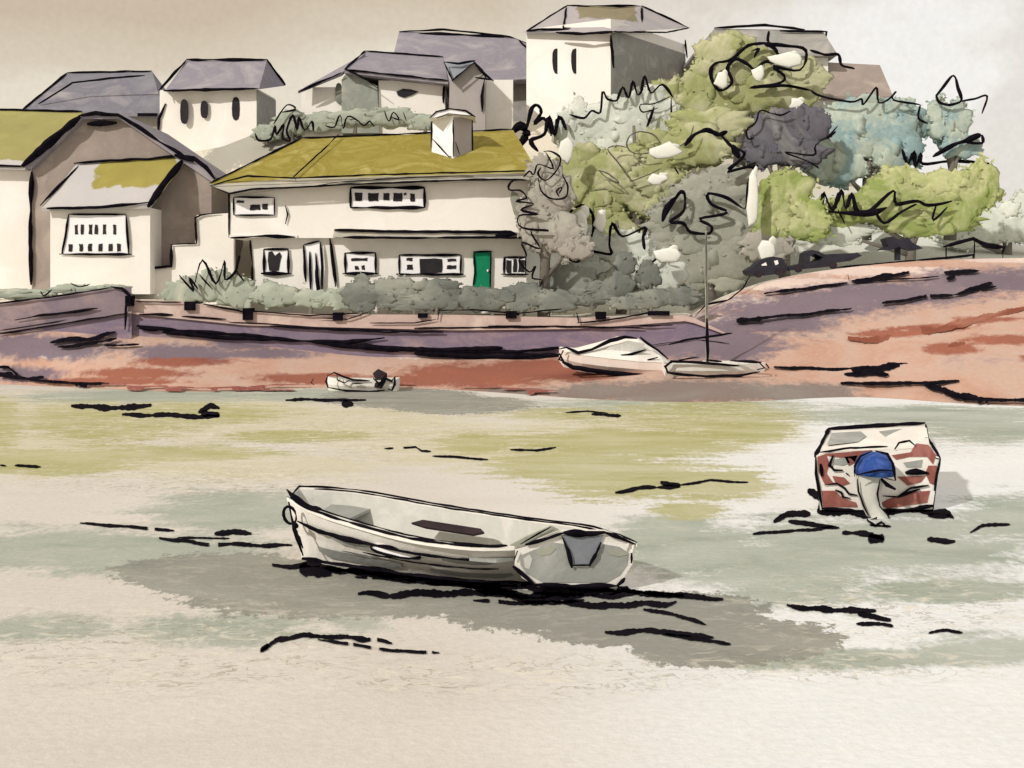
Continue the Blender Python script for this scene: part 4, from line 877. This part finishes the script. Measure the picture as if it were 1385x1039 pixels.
    # seats
    for k0, mt, nm in ((9, 'boat_dark', 'thwart'), (3, 'boat_grey', 'stern_seat'), (15, 'boat_grey', 'bow_seat')):
        s_ = MB(); i0, i1 = k0, k0+2; a, b_ = near[i0], far[i0]; c, d = near[i1], far[i1]
        if mt == 'boat_dark':
            q = [P(556,707,15.1), P(572,703,15.2), P(650,715,14.9), P(655,720,14.8), P(640,723,14.7), P(575,713,14.9)]
            s_.prism(q, (0, .12, -.05), mt)
        else:
            q = [a.lerp(b_, .08), c.lerp(d, .08), c.lerp(d, .92), a.lerp(b_, .92)]; q = [Vector((p.x, p.y, p.z-.16)) for p in q]
            s_.prism(q, (0, 0, -.04), mt)
        part(s_, nm, t)
    ov = MB(); cpts = [sn(.62, 0) for _ in ()]
    el = [(535+34*math.cos(a), 746.5+6.5*math.sin(a)+7*math.cos(a)*.9) for a in [k*math.pi/9 for k in range(19)]]
    yv = lambda x: 13.95+(700-x)/300*1.05
    ov.prism([P(x, y, yv(x)-.17) for x, y in el[:-1]], (0, .10, 0), 'window_white'); ov.ink([P(x, y, yv(x)-.19) for x, y in el], 3.6); ov.ink([P(x, y, yv(x)-.195) for x, y in el[:4]+[]], 7)
    part(ov, 'oval_fender', t)
rowing_boat()

# red and white motor boat
def motor_boat():
    t = thing('motor_boat', 'red and white motor boat seen from its square stern with a blue topped outboard', 'motor boat', G(1186, 693))
    Y = 18.9; S = MB()
    st = [(1109,690),(1106,660),(1103,617),(1122,612),(1250,608),(1272,618),(1268,650),(1262,690)]
    base = [P(x, y, Y) for x, y in st]; secs = []
    for k in range(9):
        u = k/8; cy = u*3.2; sc = 1-.02*u if u < .6 else 1-.02*u-.7*((u-.6)/.4)**2.2; row = []
        cxm = P(1186, 650, Y).x
        for p in base:
            row.append(Vector((cxm+(p.x-cxm)*sc+cy*cxm/Y, p.y+cy, p.z*(1+.05*u)-(.08 if p.z < .2 else 0))))
        secs.append(row+[row[0]])
    n = len(secs[0]); vs = [p for s_ in secs for p in s_]
    S.add(vs, [[i*n+j, (i+1)*n+j, (i+1)*n+j+1, i*n+j+1] for i in range(8) for j in range(n-1)], 'boat_white')
    S.add(secs[-1][:-1], [list(range(n-1))], 'boat_white')
    S.ink([P(1103,617,Y-.05), P(1104,640,Y-.05), P(1112,690,Y-.05)], 4.5); S.ink([P(1272,620,Y-.05), P(1267,642,Y-.05), P(1264,664,Y-.05)], 5); S.ink([P(1258,618,Y), P(1272,621,Y-.05)], 4)
    part(S, 'hull', t)
    D = MB()  # windscreen and foredeck cover, sloping up and away
    yf = 19.6; q = [P(1104,617,Y+.05), P(1222,610,Y+.05), P(1258,606,Y+.1), P(1252,573,yf+.9), P(1121,580,yf+.9)]
    q[0] = P(1105, 616, Y+.02)
    D.prism(q, (0, .12, -.05), 'boat_white')
    D.prism([P(1122,582,yf+.86), P(1250,575,yf+.86), P(1250,580,yf+2.2), P(1122,586,yf+2.2)], (0, 0, -.9), 'boat_white')
    for pl, wd in (([(1102,618,Y-.03),(1121,580,yf+.75)], 5.5), ([(1120,580,yf+.8),(1180,576,yf+.8),(1251,572,yf+.8)], 6), ([(1252,574,yf+.8),(1254,592,yf+.3),(1262,604,Y+.1),(1272,620,Y-.03)], 4.5), ([(1108,612,Y-.04),(1150,606,Y-.02),(1200,604,Y-.02)], 3.6), ([(1184,582,yf+.7),(1184,598,yf+.2)], 4), ([(1243,595,yf),(1254,592,yf)], 3)): D.inkp(pl, 0, wd)
    def onD(x, y, o=.03):
        t_ = (616-y)/(616-576); return P(x, y, Y+.03+t_*(yf+.9-Y)-o)
    for pl in ([(1126,586),(1165,584),(1172,590),(1160,598),(1120,602)], [(1190,584),(1236,578),(1232,588),(1200,594)]): D.prism([onD(x, y, .12) for x, y in pl], (0, .05, 0), 'boat_grey')
    part(D, 'windscreen', t)
    T_ = MB()
    T_.prism([P(x, y, Y-.02) for x, y in ((1104,617),(1122,612),(1250,608),(1271,619),(1267,650),(1261,689),(1110,690))], (0, .06, 0), 'boat_white')
    red = [[(1106,618),(1118,614),(1180,609),(1168,616),(1156,625),(1150,620),(1125,618),(1118,616),(1122,628),(1118,640),(1126,652),(1136,656),(1116,656),(1108,640)],
           [(1112,664),(1130,664),(1140,674),(1158,680),(1160,686),(1114,686)], [(1206,616),(1232,612),(1240,600),(1256,602),(1266,616),(1262,628),(1254,618),(1230,618),(1212,622)],
           [(1190,682),(1200,676),(1230,666),(1258,664),(1254,680),(1200,688)], [(1214,645),(1252,644),(1246,652),(1228,657)], [(1126,644),(1142,646),(1150,654),(1140,657),(1130,653)], [(1256,630),(1267,630),(1264,656),(1258,654),(1252,640)], [(1142,618),(1160,616),(1156,626),(1148,630)]]
    for pl in red: T_.prism([P(x, y, Y-.035) for x, y in pl], (0, .03, 0), 'red_paint')
    for pl in ([(1128,622),(1146,618),(1150,626),(1140,630),(1128,628)], [(1222,626),(1248,622),(1246,632),(1226,632)]): T_.prism([P(x, y, Y-.035) for x, y in pl], (0, .03, 0), 'boat_grey')
    for pl, wd in (([(1127,616),(1122,630),(1128,636),(1140,636)], 5), ([(1110,628),(1112,644)], 7), ([(1225,640),(1240,638),(1256,640)], 8), ([(1114,656),(1132,654),(1142,660),(1148,668),(1160,670)], 3), ([(1130,663),(1138,666),(1140,672),(1150,674)], 5), ([(1194,671),(1214,672),(1232,660),(1256,657)], 3.2), ([(1215,673),(1228,667),(1244,662)], 4.5), ([(1144,640),(1148,642)], 5), ([(1210,608),(1216,599),(1230,596),(1238,603)], 4), ([(1112,688),(1150,690),(1166,694)], 6), ([(1196,690),(1230,689),(1262,684)], 6)):
        T_.inkp(pl, Y-.055, wd)
    part(T_, 'transom', t, label='transom painted white with brick red blotches')
    O = MB(); yo = Y-.38
    # leg: lofted ellipses
    prof = [(636,1158,1196),(645,1158,1195),(660,1159,1192),(675,1162,1191),(688,1167,1194),(698,1172,1201),(708,1176,1206)]
    rings = []
    for (py, a, b_) in prof:
        c = P((a+b_)/2, py, yo); r = (b_-a)/2*yo/F; rings.append([c+Vector((math.cos(k*math.pi/8)*r, math.sin(k*math.pi/8)*r*.9, 0)) for k in range(16)])
    vs = [p for r in rings for p in r]; O.add(vs, [[i*16+k, i*16+(k+1) % 16, (i+1)*16+(k+1) % 16, (i+1)*16+k] for i in range(len(rings)-1) for k in range(16)]+[list(range(16))], 'boat_pale')
    ot = part(O, 'outboard_motor', t, smooth=True)
    C = MB(); secs = []; c0 = P(1183, 641, yo); rx = 27*yo/F
    for k in range(7):
        a = k/6*math.pi/2*.98; rr = math.cos(a)**.7; secs.append([c0+Vector((math.cos(j*math.pi/10)*rx*rr, math.sin(j*math.pi/10)*rx*1.15*rr, math.sin(a)*27*yo/F+(.03 if k else 0)-math.cos(j*math.pi/10)*.0)) for j in range(20)])
    vs = [p for s_ in secs for p in s_]; C.add(vs, [[i*20+j, i*20+(j+1) % 20, (i+1)*20+(j+1) % 20, (i+1)*20+j] for i in range(6) for j in range(20)]+[list(range(20))[::-1], [120+j for j in range(20)]], 'blue_paint')
    part(C, 'cowl', ot, smooth=True)
    K = MB(); yi = yo-.42
    for pl, wd in (([(1158,643),(1170,640),(1190,636),(1208,637)], 3.4), ([(1156,645),(1156,630),(1164,617),(1180,610)], 2.6), ([(1184,610),(1200,614),(1208,628),(1211,650)], 4.5), ([(1160,648),(1161,665),(1168,684),(1175,698)], 3), ([(1190,648),(1187,668),(1190,685),(1200,696),(1206,710)], 3.2), ([(1192,648),(1200,656),(1211,662)], 9), ([(1192,645),(1210,650)], 4)): K.inkp(pl, yi+(.25 if pl[0][1] > 643 else 0), wd)
    part(K, 'clamp_bracket', ot)
    B = MB(); yp = yo-.25
    for pl, wd in (([(1172,700),(1178,712)], 4), ([(1176,704),(1186,700),(1180,714),(1192,706),(1188,716)], 3), ([(1176,710),(1192,708),(1200,712)], 3), ([(1200,712),(1206,712)], 4)): B.inkp(pl, yp, wd)
    part(B, 'propeller', ot)
motor_boat()

def small_hull(mb, L_, W_, Hh, c, rz, mat, inner, n=9, sheer=.15, blunt=.5):
    """hull along local +x (bow at +x)"""
    cr_, sr_ = math.cos(rz), math.sin(rz)
    def tf(x, y, z): return Vector((c.x+x*cr_-y*sr_, c.y+x*sr_+y*cr_, c.z+z))
    outer, inn = [], []
    for i in range(n):
        u = i/(n-1); x = (u-.5)*L_; wd = W_/2*(1-max(0, (u-blunt)/(1-blunt))**2.2*.95)*(.85+.15*min(1, u*3)); zt = Hh*(1+sheer*(2*u-1)**2*(1.6 if u > .5 else .5))
        outer.append([tf(x, -wd, zt), tf(x, -wd*.9, zt*.45), tf(x-.1*u, -wd*.55, -.05), tf(x-.1*u, wd*.55, -.05), tf(x, wd*.9, zt*.45), tf(x, wd, zt)])
        wi = max(wd-.06, .01); inn.append([tf(x, -wi, zt), tf(x, -wi*.75, zt*.35), tf(x, wi*.75, zt*.35), tf(x, wi, zt)])
    loft(mb, outer, mat); loft(mb, inn, inner)
    for i in range(n-1):
        for a, b_ in ((0, 0), (5, 3)):
            mb.add([outer[i][a], outer[i+1][a], inn[i+1][b_], inn[i][b_]], [[0, 1, 2, 3]], mat)
    mb.add(outer[0]+inn[0], [[0, 1, 2, 3, 4, 5]], mat)
    return outer, inn
# small dinghy on the water
t = thing('dinghy', 'small white dinghy with a dark outboard afloat below the quay, left of centre', 'dinghy', G(488, 528))
mb = MB(); c = G(490, 528); o_, i_ = small_hull(mb, 2.7, 1.2, .42, c, math.pi*.99, 'boat_white', 'boat_pale')
yd = c.y-.68
mb.inkp([(443,524),(470,529),(500,530),(520,528)], yd, 4); mb.inkp([(443,508),(441,516),(444,525)], yd, 4); mb.inkp([(424,512),(421,518),(425,521)], yd, 3)
part(mb, 'hull', t)
mb = MB(); mb.inkp([(443,508),(452,504),(464,510),(478,514),(500,515)], yd, 3.4); mb.inkp([(456,507),(456,514),(466,518),(473,514)], yd, 3); mb.inkp([(476,519),(490,519)], yd, 2.4); part(mb, 'gunwale_rope', t)
mb = MB(); prismp(mb, [(504,505),(510,500),(522,506),(522,516),(516,526),(506,524),(508,514)], yd+.1, .4, 'boat_dark'); mb.inkp([(510,524),(522,512),(530,516),(534,510),(534,520),(530,528),(525,526)], yd, 4); mb.inkp([(505,512),(513,520),(522,506)], yd, 4); part(mb, 'outboard_motor', t)
# grounded cabin boat under cover
t = thing('cabin_boat', 'white boat under a peaked pale cover, aground beside the sailing dinghy', 'boat', P(830, 508, shore_y(830, 511)))
mb = MB(); yb = shore_y(830, 511)+.5; sta = [(756,470,488,.15),(762,474,496,.45),(785,478,502,.75),(820,482,506,.9),(860,486,509,.9),(895,488,511,.7),(905,490,511,.5)]
secs = []
for px, a, b_, hw in sta: secs.append([P(px, a, yb)+Vector((0, -hw+.0, 0)), P(px, (a+b_)/2, yb)+Vector((0, -hw*.95, 0)), P(px, b_, yb)+Vector((0, -hw*.5, 0)), P(px, b_, yb)+Vector((0, hw*.5, 0)), P(px, (a+b_)/2, yb)+Vector((0, hw*.95, 0)), P(px, a, yb)+Vector((0, hw, 0))])
loft(mb, secs, 'pink_hull'); mb.add(secs[-1], [list(range(6))], 'pink_hull')
mb.inkp([(757,478),(762,490),(775,497),(820,503),(870,508),(906,509)], yb-.95, 6.5); mb.inkp([(780,500),(840,508),(902,511)], yb-.9, 4); part(mb, 'hull', t)
mb = MB(); rid = [(758,470),(785,471),(812,462),(835,455),(862,457),(885,472),(905,487)]
secs = []
for (px, py), (qx, a, b_, hw) in zip(rid, sta): secs.append([P(qx, a+1, yb)+Vector((0, -hw-.02, 0)), P((px+qx)/2, (py+a)/2-1, yb)+Vector((0, -hw*.6, 0)), P(px, py, yb), P((px+qx)/2, (py+a)/2-1, yb)+Vector((0, hw*.6, 0)), P(qx, a+1, yb)+Vector((0, hw+.02, 0))])
loft(mb, secs, 'boat_white'); mb.add(secs[-1], [list(range(5))], 'boat_white')
for pl, wd in (([(756,472),(766,470),(782,477),(800,473),(825,461),(845,456),(862,458)], 5), ([(866,456),(872,462),(890,474),(904,486)], 4), ([(826,483),(850,480),(874,473)], 4.5), ([(846,484),(862,478)], 3.5), ([(864,493),(878,487),(890,484)], 4), ([(762,474),(756,486),(768,492)], 5)): mb.inkp(pl, yb-.75, wd)
prismp(mb, [(820,470),(850,461),(872,465),(868,476),(835,480),(820,478)], yb-.66, .05, 'boat_pale')
part(mb, 'cover', t)
# sailing dinghy
t = thing('sailing_dinghy', 'low white sailing dinghy aground on the shore with one tall thin bare mast', 'sailing dinghy', P(965, 508, shore_y(965, 511)))
mb = MB(); cc = P(966, 507, shore_y(966, 511)+.4); o_, i_ = small_hull(mb, 3.7, 1.5, .42, cc, 0, 'boat_white', 'boat_pale', sheer=.05)
for pl, wd in (([(1000,495),(940,490),(908,489),(899,496),(903,504),(925,507),(955,509),(1000,508),(1028,503)], 4.5), ([(918,487),(945,483)], 3), ([(955,487),(976,489)], 5), ([(988,488),(1030,490)], 4), ([(1026,490),(1034,498),(1024,500)], 5), ([(1036,492),(1040,498)], 5)): mb.inkp(pl, cc.y-.85, wd)
part(mb, 'hull', t)
mb = MB(); ym = cc.y-.1; mb.tube([P(957,493,ym), P(955.5,400,ym), P(955,312,ym)], [.07, .05, .035], 'foliage_grey', 8); mb.inkp([(957,490),(956.5,450),(956,430)], ym-.08, 5); mb.inkp([(956,430),(955,370),(955,314)], ym-.06, 1.8, mat='thin_ink'); part(mb, 'mast', t)
mb = MB(); mb.inkp([(907,466),(925,460),(955,456),(990,451)], ym-.1, 4); mb.inkp([(905,466),(912,464)], ym-.1, 7); part(mb, 'boom', t)
mb = MB(); mb.box(Vector((cc.x+.2, cc.y, cc.z+.44)), (1.1, 1.1, .08), 'boat_white'); part(mb, 'foredeck', t)

# ------------------------------------------------------------------ things along the crest of the bank
def wheelp(mb, px, py, Y, r):
    c = P(px, py, Y); mb.tube([c+Vector((0, -.1, 0)), c+Vector((0, .12, 0))], r, 'boat_dark', 12)
def car(label, body, cabin, glass, Y, wheels):
    t = thing('parked_car', label, 'car', P(body[0][0], body[-1][1], Y), 'dark cars parked along the bank')
    mb = MB(); prismp(mb, body, Y, 1.5, 'car_dark'); part(mb, 'body', t)
    mb = MB(); prismp(mb, cabin, Y+.12, 1.25, 'car_dark'); cb = part(mb, 'cabin', t)
    for g_ in glass:
        mb = MB(); prismp(mb, g_, Y+.08, .06, 'cool_white'); part(mb, 'window', cb)
    for x, y in wheels:
        mb = MB(); wheelp(mb, x, y, Y-.02, .16); part(mb, 'wheel', t)
yk = 50.0
car('dark parked car with two pale windows at the left end of the bank', [(1013,366),(1022,360),(1064,358),(1066,364),(1060,370),(1022,374),(1015,371)], [(1020,362),(1030,352),(1045,347),(1058,349),(1062,356),(1062,362),(1024,366)],
    [[(1030,358),(1036,355),(1038,361),(1032,364)], [(1047,353),(1052,352),(1053,357),(1049,359)]], yk, [(1026,371),(1054,368)])
car('long dark open car with a raised arched hood beside the smaller dark car', [(1066,361),(1110,352),(1118,344),(1160,342),(1166,346),(1150,353),(1128,356),(1120,361),(1068,366)], [(1089,358),(1091,342),(1098,338),(1108,340),(1118,346),(1112,348),(1102,343),(1096,346),(1095,358)], [], yk, [(1080,364),(1127,359)])
mb = MB(); prismp(mb, [(1193,338),(1202,333),(1198,323),(1206,320),(1222,326),(1228,321),(1234,328),(1249,336),(1236,339),(1216,334),(1206,338)], 50.6, .8, 'car_dark')
prismp(mb, [(1212,334),(1218,334),(1218,352),(1212,352)], 50.9, .25, 'car_dark')
tag(mb.build('dark_bush'), 'small black ragged bush on the pale slope right of the parked cars', 'bush')
mb = MB(); mb.inkp([(1276,334),(1296,328),(1316,323),(1334,332),(1358,335),(1355,343)], 50.6, 6.5); mb.inkp([(1280,332),(1280,352)], 50.8, 3); mb.inkp([(1356,340),(1356,352)], 50.8, 3); mb.inkp([(1318,325),(1318,350)], 50.8, 3)
tag(mb.build('handrail'), 'black bent handrail at the right end of the bank crest', 'railing')
mb = MB(); mb.inkp([(1130,362),(1190,357),(1240,352)], 50.1, 3.2); mb.inkp([(1240,352),(1290,348),(1316,345),(1316,351)], 50.1, 4.5)
for x, y in ((1150,362),(1185,359),(1225,356),(1270,352),(1300,350)): mb.inkp([(x, y-4), (x, y+6)], 50.1, 2.5)
tag(mb.build('kerb_rail'), 'thin black rail running along the crest of the bank right of the cars', 'railing')
mb = MB(); mb.inkp([(940,428),(955,412),(985,406),(1005,390),(1015,372)], 49.4, 2.6)
tag(mb.build('slanting_rail'), 'thin dark rail climbing the end of the bank to the smaller parked car', 'railing')
